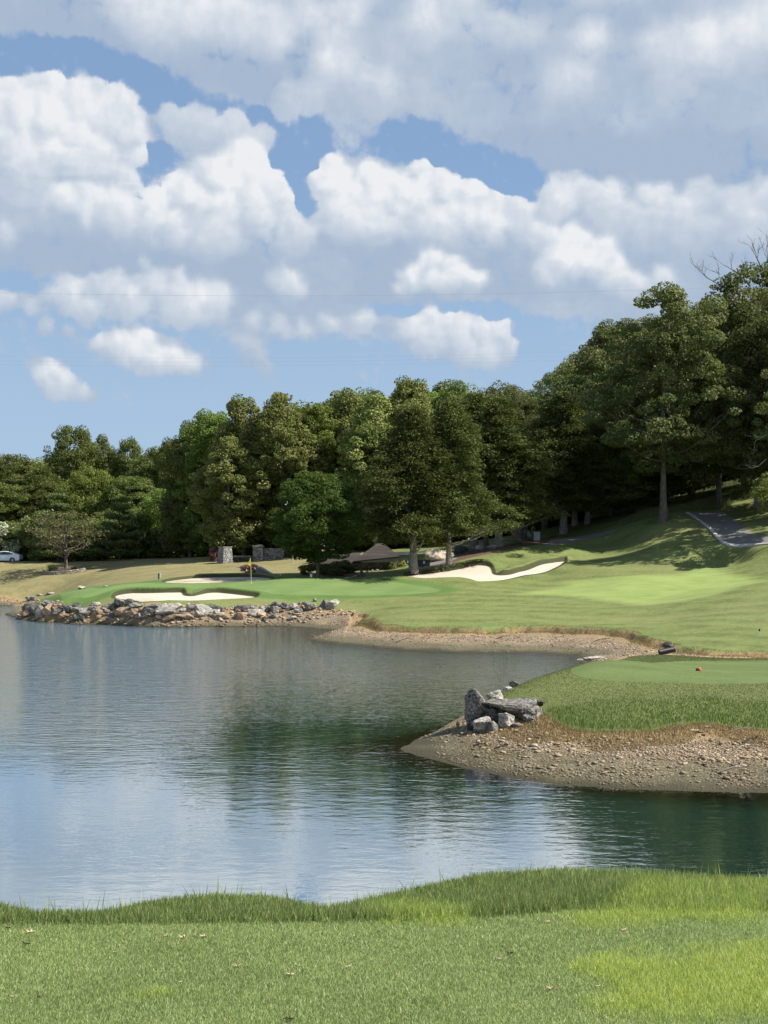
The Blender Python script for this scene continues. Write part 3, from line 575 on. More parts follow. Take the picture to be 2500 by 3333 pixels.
# ------------------------------------------------------------------ water
def water_mat(t):
    p = t.pos(); sep = t.new('ShaderNodeSeparateXYZ'); t.l.new(p, sep.inputs[0]); X, Y = sep.outputs[0], sep.outputs[1]
    rp = t.mul3(p, (0.55, 1.0, 1))
    w1 = t.noise(rp, 1.1, 2, 0.5); w2 = t.noise(t.vm('ADD', rp, (5, 9, 2)), 3.6, 3, 0.55); w3 = t.noise(rp, 11.0, 2, 0.5)
    # cat's paws: where the breeze touches the water
    br = t.noise(t.mul3(p, (0.035, 0.05, 1)), 1.0, 3, 0.5)
    left = t.m('MULTIPLY', t.ss(t.m('DIVIDE', X, Y), -0.10, -0.16), t.ss(Y, 30.0, 60.0))
    far_ = t.ss(Y, 34.0, 75.0)
    amp = t.m('ADD', t.m('MULTIPLY', t.ss(br, 0.35, 0.65), 0.35), t.m('ADD', t.m('MULTIPLY', far_, 2.2), t.m('MULTIPLY', left, 3.2)))
    amp = t.m('ADD', t.m('MULTIPLY', amp, t.ss(Y, 24.0, 42.0, 0.45, 1.0)), 0.10)
    h = t.m('ADD', t.m('ADD', t.m('MULTIPLY', w1, 0.022), t.m("MULTIPLY", w2, 0.024)), t.m('MULTIPLY', w3, 0.005))
    h = t.m('MULTIPLY', h, amp)
    b = t.new('ShaderNodeBump'); b.inputs['Strength'].default_value = 1.0; b.inputs['Distance'].default_value = 1.0; t.l.new(h, b.inputs['Height'])
    gl = t.new('ShaderNodeBsdfGlossy'); gl.inputs['Roughness'].default_value = 0.05; gl.inputs['Color'].default_value = (0.96, 0.98, 1, 1); t.l.new(b.outputs[0], gl.inputs['Normal'])
    df = t.new('ShaderNodeBsdfDiffuse'); df.inputs['Color'].default_value = (0.022, 0.058, 0.040, 1)
    tr = t.new('ShaderNodeBsdfTransparent'); tr.inputs['Color'].default_value = (0.62, 0.66, 0.5, 1)
    fr = t.new('ShaderNodeFresnel'); fr.inputs['IOR'].default_value = 1.33; t.l.new(b.outputs[0], fr.inputs['Normal'])
    dep = t.ss(t.attr('depth'), 0.05, 0.55)
    body = t.new('ShaderNodeMixShader'); t.l.new(dep, body.inputs[0]); t.l.new(tr.outputs[0], body.inputs[1]); t.l.new(df.outputs[0], body.inputs[2])
    mx = t.new('ShaderNodeMixShader'); t.l.new(t.lin(fr.outputs[0], 0.0, 1.0, 0.66, 1.0), mx.inputs[0]); t.l.new(body.outputs[0], mx.inputs[1]); t.l.new(gl.outputs[0], mx.inputs[2])
    return mx.outputs[0]
def make_water():
    ang = np.radians(np.r_[np.arange(-70, -18, 2.0), np.arange(-18, 18.01, 0.25), np.arange(20, 70, 2.0)])
    rr = np.r_[np.arange(7, 30, 1.0), np.arange(30, 60, 0.5), np.arange(60, 130, 0.6), np.arange(130, 175, 1.0)]
    AA, RR = np.meshgrid(ang, rr); X = (np.sin(AA)*RR).ravel(); Y = (np.cos(AA)*RR).ravel()
    Zg = surface(X, Y)[0]; nr, na = len(rr), len(ang)
    i = np.arange(nr-1)[:, None]*na+np.arange(na-1)[None, :]
    q_ = np.stack([i, i+1, i+1+na, i+na], -1).reshape(-1, 4)
    keep = (Zg[q_] < 0.35).any(1); q_ = q_[keep]
    me = bpy.data.meshes.new('lake water'); me.from_pydata(np.c_[X, Y, X*0].tolist(), [], q_.tolist())
    at = me.attributes.new('depth', 'FLOAT', 'POINT'); at.data.foreach_set('value', (-Zg).astype(np.float32))
    me.update(); o = bpy.data.objects.new('lake_water', me); C.objects.link(o); o['kind'] = 'structure'
    me.materials.append(mat('lake water', water_mat)); return o
make_water()
# ------------------------------------------------------------------ object helpers
def tag(o, label=None, cat=None, group=None, kind=None):
    if label: o['label'] = label
    if cat: o['category'] = cat
    if group: o['group'] = group
    if kind: o['kind'] = kind
    return o
def empty(name, loc, label=None, cat=None, group=None, rz=0.0):
    o = bpy.data.objects.new(name, None); C.objects.link(o); o.location = loc; o.rotation_euler = (0, 0, rz)
    o.empty_display_size = 0.3
    return tag(o, label, cat, group)
def mesh(name, V, Fc, m=None, parent=None, smooth=False, mats=None, mi=None):
    me = bpy.data.meshes.new(name); me.from_pydata([tuple(map(float, v)) for v in V], [], [tuple(int(i) for i in f) for f in Fc])
    if m: me.materials.append(m)
    for x in (mats or []): me.materials.append(x)
    if mi is not None: me.polygons.foreach_set('material_index', np.array(mi, np.int32))
    if smooth: me.polygons.foreach_set('use_smooth', np.ones(len(me.polygons), bool))
    me.update(); o = bpy.data.objects.new(name, me); C.objects.link(o)
    if parent: o.parent = parent
    return o
def quadmesh(name, V, m, tint=None, nper=4):
    """V (n*nper, 3): one face for every nper vertices"""
    n = len(V)//nper; me = bpy.data.meshes.new(name)
    me.vertices.add(len(V)); me.vertices.foreach_set('co', np.asarray(V, np.float32).ravel())
    me.loops.add(len(V)); me.loops.foreach_set('vertex_index', np.arange(len(V), dtype=np.int32))
    me.polygons.add(n); me.polygons.foreach_set('loop_start', np.arange(n, dtype=np.int32)*nper)
    if tint is not None:
        at = me.attributes.new('tint', 'FLOAT', 'POINT'); at.data.foreach_set('value', np.repeat(tint, nper).astype(np.float32))
    me.materials.append(m); me.update(); me.validate(); return me
def link(name, me, parent=None):
    o = bpy.data.objects.new(name, me); C.objects.link(o)
    if parent: o.parent = parent
    return o
# ------------------------------------------------------------------ foliage materials
def leaf_mat(name, c0, c1, c2=None, gloss=0.35, trans=0.30, rough=0.42):
    def b(t):
        ti = t.attr('tint'); oi = t.new('ShaderNodeObjectInfo').outputs['Random']
        c = t.mix(ti, c0, c1)
        if c2: c = t.mix(t.m('MULTIPLY', t.ss(t.m('ADD', ti, t.m('MULTIPLY', t.noise(t.obj(), 0.35, 2), 0.8)), 0.95, 1.25), 0.8), c, c2)
        hs = t.new('ShaderNodeHueSaturation'); t.put(hs.inputs['Color'], c)
        t.put(hs.inputs['Value'], t.lin(oi, 0, 1, 0.75, 1.28)); t.put(hs.inputs['Hue'], t.lin(oi, 0, 1, 0.478, 0.512))
        p = princ(t, hs.outputs[0], rough, gloss)
        tr = t.new('ShaderNodeBsdfTranslucent'); tc = t.mix(0.5, hs.outputs[0], (0.16, 0.20, 0.02)); t.l.new(tc, tr.inputs[0])
        mx = t.new('ShaderNodeMixShader'); mx.inputs[0].default_value = trans; t.l.new(p, mx.inputs[1]); t.l.new(tr.outputs[0], mx.inputs[2])
        return mx.outputs[0]
    return mat(name, b)
def bark_mat(name, c0, c1):
    def b(t):
        p = t.mul3(t.obj(), (6, 6, 1.2)); n = t.noise(p, 2.0, 5, 0.7)
        return princ(t, t.mix(t.ss(n, 0.3, 0.7), c0, c1), 0.9, 0.1, 0, t.bump(n, 0.6, 0.05))
    return mat(name, b)
BARK = bark_mat('grey brown bark', (0.06, 0.05, 0.04), (0.20, 0.175, 0.15))
BARK_L = bark_mat('pale grey bark', (0.13, 0.115, 0.10), (0.36, 0.33, 0.30))
LM = {
 'oak': leaf_mat('oak leaves', (0.056, 0.078, 0.026), (0.135, 0.162, 0.060), (0.190, 0.175, 0.075), 0.14, .32, .6),
 'mixed': leaf_mat('mixed woodland leaves', (0.066, 0.100, 0.026), (0.145, 0.185, 0.052), (0.165, 0.180, 0.060), 0.12, .35, .62),
 'sycamore': leaf_mat('sycamore leaves', (0.110, 0.155, 0.038), (0.255, 0.285, 0.088), (0.330, 0.320, 0.130), 0.14, .35, .6),
 'bright': leaf_mat('bright woodland leaves', (0.090, 0.140, 0.028), (0.190, 0.245, 0.056), None, 0.12, .35, .62),
 'shade': leaf_mat('shade tree leaves', (0.030, 0.050, 0.010), (0.070, 0.100, 0.022), None, 0.12, .35, .62),
 'cedar': leaf_mat('cedar sprays', (0.053, 0.069, 0.021), (0.115, 0.136, 0.041), None, 0.08, 0.15, 0.8),
 'pine': leaf_mat('pine needles', (0.070, 0.123, 0.039), (0.154, 0.210, 0.068), None, 0.15, 0.15, 0.6),
 'russet': leaf_mat('russet leaves', (0.075, 0.072, 0.034), (0.150, 0.135, 0.065), None, 0.1),
 'shrub': leaf_mat('shrub leaves', (0.077, 0.109, 0.031), (0.190, 0.210, 0.072), None, 0.25),
 'yellow': leaf_mat('golden shrub leaves', (0.20, 0.20, 0.035), (0.38, 0.36, 0.07), None, 0.2),
 'pink': leaf_mat('pink blossom', (0.050, 0.050, 0.025), (0.36, 0.13, 0.17), None, 0.1),
 'white': leaf_mat('white blossom', (0.10, 0.13, 0.06), (0.50, 0.54, 0.38), None, 0.1),
}
def unit(v): return v/np.maximum(np.linalg.norm(v, axis=1, keepdims=True), 1e-9)
def leaves(cent, size, up=0.35, asp=0.75, out=None, outw=0.0, r=rng):
    """a rhombus leaf at each centre, random attitude with an upward bias"""
    n = len(cent); nrm = r.normal(size=(n, 3)); nrm = unit(nrm); nrm[:, 2] = np.abs(nrm[:, 2])*0.6+up+nrm[:, 2]*0.4
    if out is not None: nrm = nrm+out*outw
    nrm = unit(nrm); a = unit(np.cross(nrm, r.normal(size=(n, 3)))); b = np.cross(nrm, a)
    s = (size*(0.6+0.8*r.random(n)))[:, None]
    return np.stack([cent+a*s, cent+b*s*asp, cent-a*s*0.9, cent-b*s*asp], 1).reshape(-1, 3)
def tube_pts(pts, rads, seg=7):
    V = []; Fc = []; n = len(pts)
    for i, (p, r_) in enumerate(zip(pts, rads)):
        p = Vector(p); t = (Vector(pts[min(n-1, i+1)])-Vector(pts[max(0, i-1)])).normalized()
        a = t.orthogonal().normalized() if abs(t.z) < 0.9 else Vector((1, 0, 0)).cross(t).normalized(); b = t.cross(a)
        for k in range(seg):
            w_ = 2*math.pi*k/seg; V.append(tuple(p+(a*math.cos(w_)+b*math.sin(w_))*r_))
    for i in range(n-1):
        for k in range(seg):
            Fc.append((i*seg+k, i*seg+(k+1) % seg, (i+1)*seg+(k+1) % seg, (i+1)*seg+k))
    return V, Fc
def join_parts(parts):
    V = []; Fc = []
    for v, f in parts:
        o = len(V); V += list(v); Fc += [tuple(i+o for i in q_) for q_ in f]
    return V, Fc
def wood(H, r0, z1, targets, rnd, lean=0.0, branch_r=0.30, flare=1.5, seg=7):
    """trunk from the ground to z1 and limbs bending out to the targets"""
    parts = []; pts = []; rad = []; n = 9; ox = rnd.uniform(-.3, .3); oy = rnd.uniform(-.3, .3)
    for i in range(n):
        f = i/(n-1); pts.append((lean*f*f*H+ox*math.sin(f*4)*0.3*r0*3, oy*math.sin(f*3)*0.3*r0*3, -0.4+f*(z1+0.4)))
        rad.append(r0*(1-0.80*f)*(flare if i == 0 else (1.15 if i == 1 else 1)))
    parts.append(tube_pts(pts, rad, seg))
    for tx, ty, tz in targets:
        f = max(0.12, min(0.92, (tz/z1)*rnd.uniform(0.55, 0.8))); k = f*(n-1); i = int(k); a = Vector(pts[i]).lerp(Vector(pts[min(n-1, i+1)]), k-i)
        e = Vector((tx, ty, tz)); m1 = a.lerp(e, 0.45)+Vector((rnd.uniform(-.3, .3), rnd.uniform(-.3, .3), -0.08*(e-a).length+rnd.uniform(-.2, .2)))
        rb = r0*(1-0.8*f)*0.45+0.01
        parts.append(tube_pts([a, a.lerp(m1, .5), m1, m1.lerp(e, .5), e], [rb, rb*.8, rb*.6, rb*.4, rb*branch_r*.5], 5))
    return join_parts(parts)
def profile_fn(kind):
    return {
     'round': lambda t: np.sqrt(np.clip(1-((t-0.45)/0.56)**2, 0, 1)),
     'oval': lambda t: np.clip(np.sin(np.pi*np.clip(t*0.93+0.05, 0, 1)), 0, 1)**0.62,
     'cone': lambda t: np.clip(1-t, 0, 1)**0.48*np.clip(0.6+t/0.25, 0.6, 1)*(1-.25*t),
     'column': lambda t: np.clip(np.sin(np.pi*np.clip(t*0.9+0.08, 0, 1)), 0, 1)**0.42,
     'umbrella': lambda t: np.clip(t*1.6+0.35, 0, 1)*np.sqrt(np.clip(1-((t-0.35)/0.66)**2, 0, 1)),
    }[kind]
PROTO = {}
def make_crown(key, H, rad, zb, prof, nc, cr, nl, leaf, mt, seed, style='leaf', flat=0.75, shell=0.55, lobes=0.22, r0=0.25, bark=None, lean=0.0, nb=10, up=0.35):
    """crown mesh and trunk mesh at full size, H metres tall; stored for copying"""
    r = np.random.default_rng(seed); rnd = random.Random(seed); pf = profile_fn(prof)
    t = r.random(nc*3)**0.9; keep = r.random(nc*3) < (0.25+0.75*pf(t)); t = t[keep][:nc]; nc = len(t)
    a = r.random(nc)*2*np.pi; ph = r.random(6)*6.28
    lob = 1+lobes*(np.sin(2*a+ph[0]+t*4)+0.7*np.sin(3*a+ph[1]-t*7)+0.6*np.sin(5*a+ph[2]+t*11))+lobes*0.8*np.sin(t*9+ph[3])
    rr = rad*pf(t)*lob*(shell+(1-shell)*r.random(nc))**0.8
    cc = np.c_[np.cos(a)*rr, np.sin(a)*rr, zb+t*(H-zb)]
    cc[:, 0] += lean*(cc[:, 2]/H)**2*H
    order = np.argsort(-rr); tg = [tuple(cc[i]*np.array([.93, .93, 1])) for i in order[:nb*3:3]]+[tuple(cc[i]) for i in np.argsort(-t)[:3]]
    if style == 'leaf':
        crs = cr*(0.6+0.8*r.random(nc)); cnt = np.maximum(6, (nl*crs**2/(crs**2).mean())).astype(int)
        ci = np.repeat(np.arange(nc), cnt); n = len(ci)
        d = unit(r.normal(size=(n, 3))); d[:, 2] = np.where(d[:, 2] < 0, d[:, 2]*0.55, d[:, 2]); q_ = (0.55+0.45*r.random(n)**0.5)[:, None]
        pos = cc[ci]+d*q_*crs[ci][:, None]*np.array([1, 1, flat])
        V = leaves(pos, leaf, up, 0.7, d, 0.5, r)
        tint = np.clip(r.random(nc)[ci]*0.55+r.random(n)*0.45+0.12*(pos[:, 2]/H-0.5), 0, 1)
    elif style == 'spray':            # cedar: fine drooping sprays reaching outward
        cnt = np.full(nc, nl); ci = np.repeat(np.arange(nc), cnt); n = len(ci)
        od = unit(np.c_[cc[:, :2], np.zeros(nc)])
        s_ = r.random(n); base = cc[ci]+od[ci]*((s_-0.6)*cr*1.5)[:, None]+r.normal(size=(n, 3))*np.array([.36, .36, .20])*cr
        base[:, 2] += -0.35*cr*s_**2
        dr = unit(od[ci]*(0.8)+r.normal(size=(n, 3))*0.55+np.array([0, 0, -0.18])); sd_ = unit(np.cross(dr, r.normal(size=(n, 3))))
        L = leaf*(0.7+0.9*r.random(n))[:, None]; wd = L*0.26
        V = np.stack([base-dr*L*0.5, base+sd_*wd, base+dr*L, base-sd_*wd], 1).reshape(-1, 3)
        tint = np.clip(r.random(nc)[ci]*0.6+r.random(n)*0.4, 0, 1)
    elif style == 'tier':             # pine: plates of up-turned needles along level branches
        nt = int((H-zb)/1.15); cl = []; tg = []
        for k in range(nt):
            tt = (k+0.3)/nt; z = zb+tt*(H-zb)*0.97; R_ = rad*(1-tt)**0.8*rnd.uniform(.8, 1.12)+0.25; m = rnd.randint(5, 7); a0 = rnd.uniform(0, 6.28)
            for j in range(m):
                aa = a0+j*6.283/m+rnd.uniform(-.3, .3); Rj = R_*rnd.uniform(.72, 1.1); tg.append((math.cos(aa)*Rj, math.sin(aa)*Rj, z+0.12*Rj))
                for s_ in np.linspace(0.25, 1, max(3, int(Rj/0.33))):
                    for side in (-.35, 0, .35):
                        cl.append((math.cos(aa+side*.55)*Rj*s_, math.sin(aa+side*.55)*Rj*s_, z+0.15*Rj*s_*s_+rnd.uniform(-.1, .1)))
        cc = np.array(cl); nc = len(cc); cnt = np.full(nc, nl); ci = np.repeat(np.arange(nc), cnt); n = len(ci)
        base = cc[ci]+r.normal(size=(n, 3))*np.array([.30, .30, .10])*cr
        dr = unit(r.normal(size=(n, 3))*0.7+np.array([0, 0, 0.45])); sd_ = unit(np.cross(dr, r.normal(size=(n, 3)))); L = leaf*(0.7+0.6*r.random(n))[:, None]
        V = np.stack([base, base+dr*L*0.5+sd_*L*0.2, base+dr*L, base+dr*L*0.5-sd_*L*0.2], 1).reshape(-1, 3)
        tint = np.clip(r.random(nc)[ci]*0.5+r.random(n)*0.5, 0, 1)
    cm = quadmesh('crown', V, LM[mt], tint)
    wv, wf = wood(H, r0, zb+(H-zb)*0.82, tg[:60], rnd, lean)
    tm = bpy.data.meshes.new('trunk'); tm.from_pydata([tuple(map(float, v)) for v in wv], [], wf); tm.materials.append(bark or BARK)
    tm.polygons.foreach_set('use_smooth', np.ones(len(tm.polygons), bool)); tm.update()
    PROTO[key] = (H, rad, cm, tm)
make_crown('oakA', 20, 6.2, 3.5, 'round', 250, 1.15, 230, 0.125, 'oak', 11, lobes=.20, r0=.36, bark=BARK_L, nb=16, flat=.75, shell=.5)
make_crown('oakB', 18, 6.5, 2.0, 'round', 270, 1.20, 220, 0.125, 'oak', 12, lobes=.24, r0=.32, nb=16, flat=.75, shell=.5)
make_crown('oakC', 19, 5.8, 4.0, 'oval', 190, 1.05, 230, 0.125, 'oak', 16, lobes=.32, r0=.32, nb=16, flat=.62, shell=.5)
make_crown('mixA', 16, 5.2, 0.6, 'round', 300, 1.05, 160, 0.13, 'mixed', 13, lobes=.16, r0=.28, shell=.6)
make_crown('mixB', 17, 4.8, 0.8, 'oval', 300, 1.00, 160, 0.13, 'mixed', 14, lobes=.22, r0=.28, shell=.6)
make_crown('mixC', 14, 5.0, 0.4, 'round', 280, 1.05, 150, 0.125, 'bright', 15, lobes=.18, r0=.25, shell=.6)
make_crown('sycA', 20, 4.6, 1.0, 'column', 330, .95, 150, 0.15, 'sycamore', 21, lobes=.18, r0=.30, bark=BARK_L, shell=.6)
make_crown('sycB', 19, 4.8, 0.8, 'oval', 320, 1.0, 150, 0.15, 'sycamore', 22, lobes=.24, r0=.30, bark=BARK_L, shell=.6)
make_crown('briA', 18, 4.4, 0.8, 'column', 300, .95, 150, 0.14, 'bright', 23, lobes=.22, r0=.28, shell=.6)
make_crown('cedA', 15, 4.1, 2.6, 'cone', 620, .80, 120, 0.15, 'cedar', 31, 'spray', lobes=.28, shell=.62, r0=.30, bark=BARK_L, nb=18)
make_crown('cedB', 15, 3.8, 2.9, 'cone', 560, .80, 120, 0.15, 'cedar', 32, 'spray', lobes=.32, shell=.62, r0=.24, bark=BARK_L, nb=18)
make_crown('pineA', 9, 3.3, .4, 'cone', 10, .85, 60, 0.26, 'pine', 41, 'tier', r0=.16)
make_crown('shade', 9.4, 3.9, 1.5, 'oval', 300, .66, 170, 0.085, 'shade', 51, lobes=.12, r0=.15, nb=16, flat=.8)
make_crown('small', 5.2, 2.1, .9, 'oval', 110, .50, 120, 0.08, 'shade', 52, lobes=.16, r0=.09)
make_crown('bough', 6, 1.9, 2.9, 'round', 60, .5, 110, 0.10, 'sycamore', 58, r0=.12, lobes=.3)
make_crown('russet', 7, 2.3, .8, 'round', 120, .7, 120, 0.11, 'russet', 53, r0=.12)
make_crown('under', 5, 2.6, .1, 'round', 120, .8, 130, 0.12, 'mixed', 54, r0=.08)
make_crown('underB', 4, 2.2, .1, 'round', 90, .7, 130, 0.11, 'shrub', 55, r0=.07)
make_crown('ornam', 4.9, 2.9, 1.5, 'umbrella', 150, .42, 30, 0.07, 'russet', 56, lobes=.18, r0=.13, nb=34, shell=.35, lean=.02)
def shrub_proto(key, H, rad, mt, seed, leaf=0.07, nc=40, nl=110):
    make_crown(key, H, rad, 0.05, 'round', nc, rad*0.33, nl, leaf, mt, seed, r0=.04, lobes=.12, nb=8)
shrub_proto('shrubA', 1.3, 1.0, 'shrub', 61); shrub_proto('shrubB', 1.3, .9, 'shrub', 62)
shrub_proto('gold', .8, .55, 'yellow', 63, .05, 30, 80); shrub_proto('myrtle', 1.7, 1.15, 'pink', 64, .07, 45, 90); shrub_proto('blossom', 3.4, 1.6, 'white', 65, .11, 50, 90)
# ------------------------------------------------------------------ trees standing in the place
def stand(key, name, u, vtop, D, label, cat='tree', group=None, wpx=None, vbase=None, rz=None, dx=0.0):
    """a tree whose foot stands on the land D metres out; vtop gives its height, wpx its crown width"""
    x = (u-1250)*D/F; zg = gz(x, D)
    H, rad, cm, tm = PROTO[key]; ztop = CAMH-(vtop-VH)*D/F; h = max(0.5, ztop-zg); sz = h/H
    sxy = (wpx*D/F/2)/rad if wpx else sz
    e = empty(name, (x, D, zg), label, cat, group, rz if rz is not None else random.Random(int(u*7+vtop)).uniform(0, 6.28))
    e.scale = (sxy, sxy, sz); link('trunk', tm, e); link('crown', cm, e)
    return e
G = 'trees in the wood behind the green'
TREES = [
 # right hill oaks
 ('oakC','oak_tree',2160,955,138,'big open crowned oak with pale trunk beside the cart path bend',400),
 ('oakB','oak_tree',2340,985,152,'dense dark oak right of the big open crowned oak',380),
 ('oakA','oak_tree',2470,870,146,'tallest oak on the right hill, its top carrying bare twigs',420),
 ('oakB','oak_tree',2560,1040,140,'dark oak cut by the right edge of the picture',380),
 ('oakC','oak_tree',2030,1060,160,'oak left of and behind the big open crowned oak',330),
 ('oakB','oak_tree',2250,1130,165,'low wide oak filling the gap between the two right hill oaks',400),
 ('oakA','oak_tree',1930,1150,172,'dark oak whose top starts the climb of the treeline to the right',300),
 ('mixC','broadleaf_tree',1990,1230,158,'yellow tinged leafy tree in front of the dark oaks',180),
 ('mixA','broadleaf_tree',2080,1300,160,'dark bushy tree tucked behind the big oak trunk',300),
 ('oakB','oak_tree',2430,1160,160,'shaded oak low behind the tallest oak',380),
 # cedars
 ('cedA','cedar_tree',1345,1330,124,'wide dark cedar left of the others, trunk at the bunker left tip',337),
 ('cedB','cedar_tree',1462,1310,126,'slim cedar standing behind the left end of the white bunker',283),
 ('cedA','cedar_tree',1545,1285,141,'cedar behind the mulch bed, middle of the cedar row',310),
 ('cedB','cedar_tree',1583,1340,142,'thin trunked cedar close right of the middle cedar',243),
 ('cedA','cedar_tree',1625,1300,138,'cedar with the pale sunlit trunk above the bunker mound',337),
 ('cedB','cedar_tree',1692,1480,148,'small thin cedar in front of the stone pillar',120),
 ('cedA','cedar_tree',1835,1280,154,'cedar left of three standing behind the cart path',324),
 ('cedB','cedar_tree',1872,1330,158,'cedar in the middle of three behind the cart path',297),
 ('cedB','cedar_tree',1912,1380,156,'cedar right of three behind the cart path',270),
 ('cedA','cedar_tree',1775,1400,172,'dim cedar standing back between the pillar and the cart path cedars',270),
 # yellow green wood
 ('sycA','sycamore_tree',1340,1242,158,'yellow green sycamore rising just behind the wide dark cedar',210),
 ('sycB','sycamore_tree',1225,1298,156,'sycamore with loose yellow leaves behind the building roof',230),
 ('sycA','sycamore_tree',1120,1278,162,'sycamore with a lone high tuft right of the centre of the wood',190),
 ('briA','broadleaf_tree',1030,1328,160,'green broadleaf directly above the round shade tree',180),
 ('sycB','sycamore_tree',915,1290,158,'broad yellow green sycamore above the gooseneck lamp',230),
 ('sycA','sycamore_tree',795,1303,160,'tall sycamore whose head stands clear above the flag',190),
 ('sycB','sycamore_tree',860,1500,161,'pale leaved sycamore bough low in front of the tall sycamores',200),
 ('briA','broadleaf_tree',690,1350,165,'green tree rising above the left stone pillar',190),
 ('mixB','broadleaf_tree',620,1390,168,'dark green tree left of the tall sycamores',190),
 ('sycB','sycamore_tree',745,1430,155,'speckled yellow green tree above the stone pillar',190),
 ('mixB','broadleaf_tree',1485,1262,166,'bushy tree top peeping behind the middle cedars',220),
 ('briA','broadleaf_tree',1420,1285,168,'light green tree between the wide cedar and the middle cedars',170),
 ('oakA','oak_tree',1690,1290,168,'rough dark tree between the cedar row and the right cedars',200),
 ('mixA','broadleaf_tree',1760,1310,178,'dark crown behind the stone pillar among the cedars',220),
 # left wood
 ('mixA','broadleaf_tree',235,1400,195,'big round headed tree standing above the left wood',190),
 ('mixB','broadleaf_tree',335,1432,200,'second high head right of the round headed tree',130),
 ('mixA','broadleaf_tree',420,1440,198,'dark domed tree left of the dip in the treeline',130),
 ('mixB','broadleaf_tree',500,1470,190,'tree filling the dip in the treeline on the left',170),
 ('mixA','broadleaf_tree',570,1440,186,'grey green tree at the foot of the rising treeline',150),
 ('mixA','broadleaf_tree',40,1490,190,'tree at the left edge above the white car',220),
 ('mixB','broadleaf_tree',130,1530,186,'tree between the car and the round headed tree',170),
 ('mixC','broadleaf_tree',300,1530,184,'lighter green crown low under the round headed tree',190),
 ('mixA','broadleaf_tree',430,1560,182,'broad dark crown above the right hand pine',220),
 ('mixB','broadleaf_tree',-40,1560,182,'tree cut by the left edge behind the car',200),
 ('mixC','broadleaf_tree',545,1590,176,'medium green tree right of the right hand pine',160),
 ('russet','broadleaf_tree',600,1580,170,'reddish brown tree among the greens left of the pillar',140),
 ('mixA','broadleaf_tree',690,1600,166,'dark bushy tree directly behind the stone pillar',200),
 ('pineA','pine_tree',190,1590,171,'pine with tiered pale boughs behind the small bare ornamental tree',170),
 ('pineA','pine_tree',390,1600,170,'pine with tiered boughs midway along the left slope crest',150),
 ('ornam','ornamental_tree',215,1668,160,'small half bare brown ornamental tree on a stone edged bed',270),
 ('shade','shade_tree',1035,1548,124,'round dark green shade tree with its own trunk at the green edge',300),
 ('small','small_tree',935,1655,153,'small green tree left of the round shade tree by the stone wall',150),
 ('small','small_tree',965,1680,150,'small tree half hidden behind the left side of the shade tree',110),
 ('blossom','flowering_shrub',10,1715,176,'white blossomed bush behind the white car',130),
]
for row in TREES:
    key, nm, u, vt, D, lab, wpx = row
    stand(key, nm, u, vt, D, lab, 'shrub' if 'shrub' in nm else 'tree', None, wpx)
# bare twigs above the tallest oak
def twig(parts, p, d, L, r_, dep, rnd):
    q_ = [p]; dd = d.copy()
    for i in range(4):
        dd = (dd+Vector((rnd.uniform(-.22, .22), rnd.uniform(-.2, .2), rnd.uniform(-.10, .20)))).normalized(); q_.append(q_[-1]+dd*L/4)
    parts.append(tube_pts(q_, [r_, r_*.85, r_*.7, r_*.55, r_*.4], 5))
    if dep > 0:
        for k in range(3 if dep > 1 else 4):
            j = rnd.choice([1, 2, 3, 4]); nd = (dd+Vector((rnd.uniform(-.9, .9), rnd.uniform(-.6, .6), rnd.uniform(-.15, .7)))).normalized()
            twig(parts, q_[j], nd, L*rnd.uniform(.45, .65), r_*.5, dep-1, rnd)
def bare_limb(root, u0, v0, u1, v1, D, r_, seed, m, L=None):
    a = Vector(P(u0, v0, D)); b = Vector(P(u1, v1, D)); rnd = random.Random(seed); parts = []
    twig(parts, a, (b-a).normalized(), (b-a).length, r_, 3, rnd)
    V, Fc = join_parts(parts); Mi = Matrix.LocRotScale(root.location, root.rotation_euler, root.scale).inverted()
    o = mesh('bare_branch', [tuple(Mi @ Vector(v)) for v in V], Fc, m, root, True); return o
tall = [o for o in C.objects if o.get('label', '').startswith('tallest oak')][0]
TWIG = bark_mat('dead twig bark', (0.10, 0.085, 0.07), (0.26, 0.23, 0.20)); DEADW = bark_mat('bleached dead wood', (0.30, 0.27, 0.24), (0.50, 0.47, 0.43))
bare_limb(tall, 2410, 960, 2300, 905, 146, .10, 2, TWIG); bare_limb(tall, 2440, 930, 2380, 850, 146, .09, 3, TWIG); bare_limb(tall, 2480, 880, 2455, 800, 146, .08, 4, TWIG); bare_limb(tall, 2500, 900, 2490, 800, 146, .08, 5, TWIG)
cut_ = [o for o in C.objects if o.get('label', '').startswith('dark oak cut by')][0]
bare_limb(cut_, 2515, 1400, 2462, 1440, 126, .03, 6, DEADW); bare_limb(cut_, 2515, 1470, 2478, 1530, 126, .03, 7, DEADW)
stand('bough', 'broadleaf_tree', 2530, 1545, 122, 'low yellow green bough of leaves reaching in at the right edge', 'tree', None, 150)
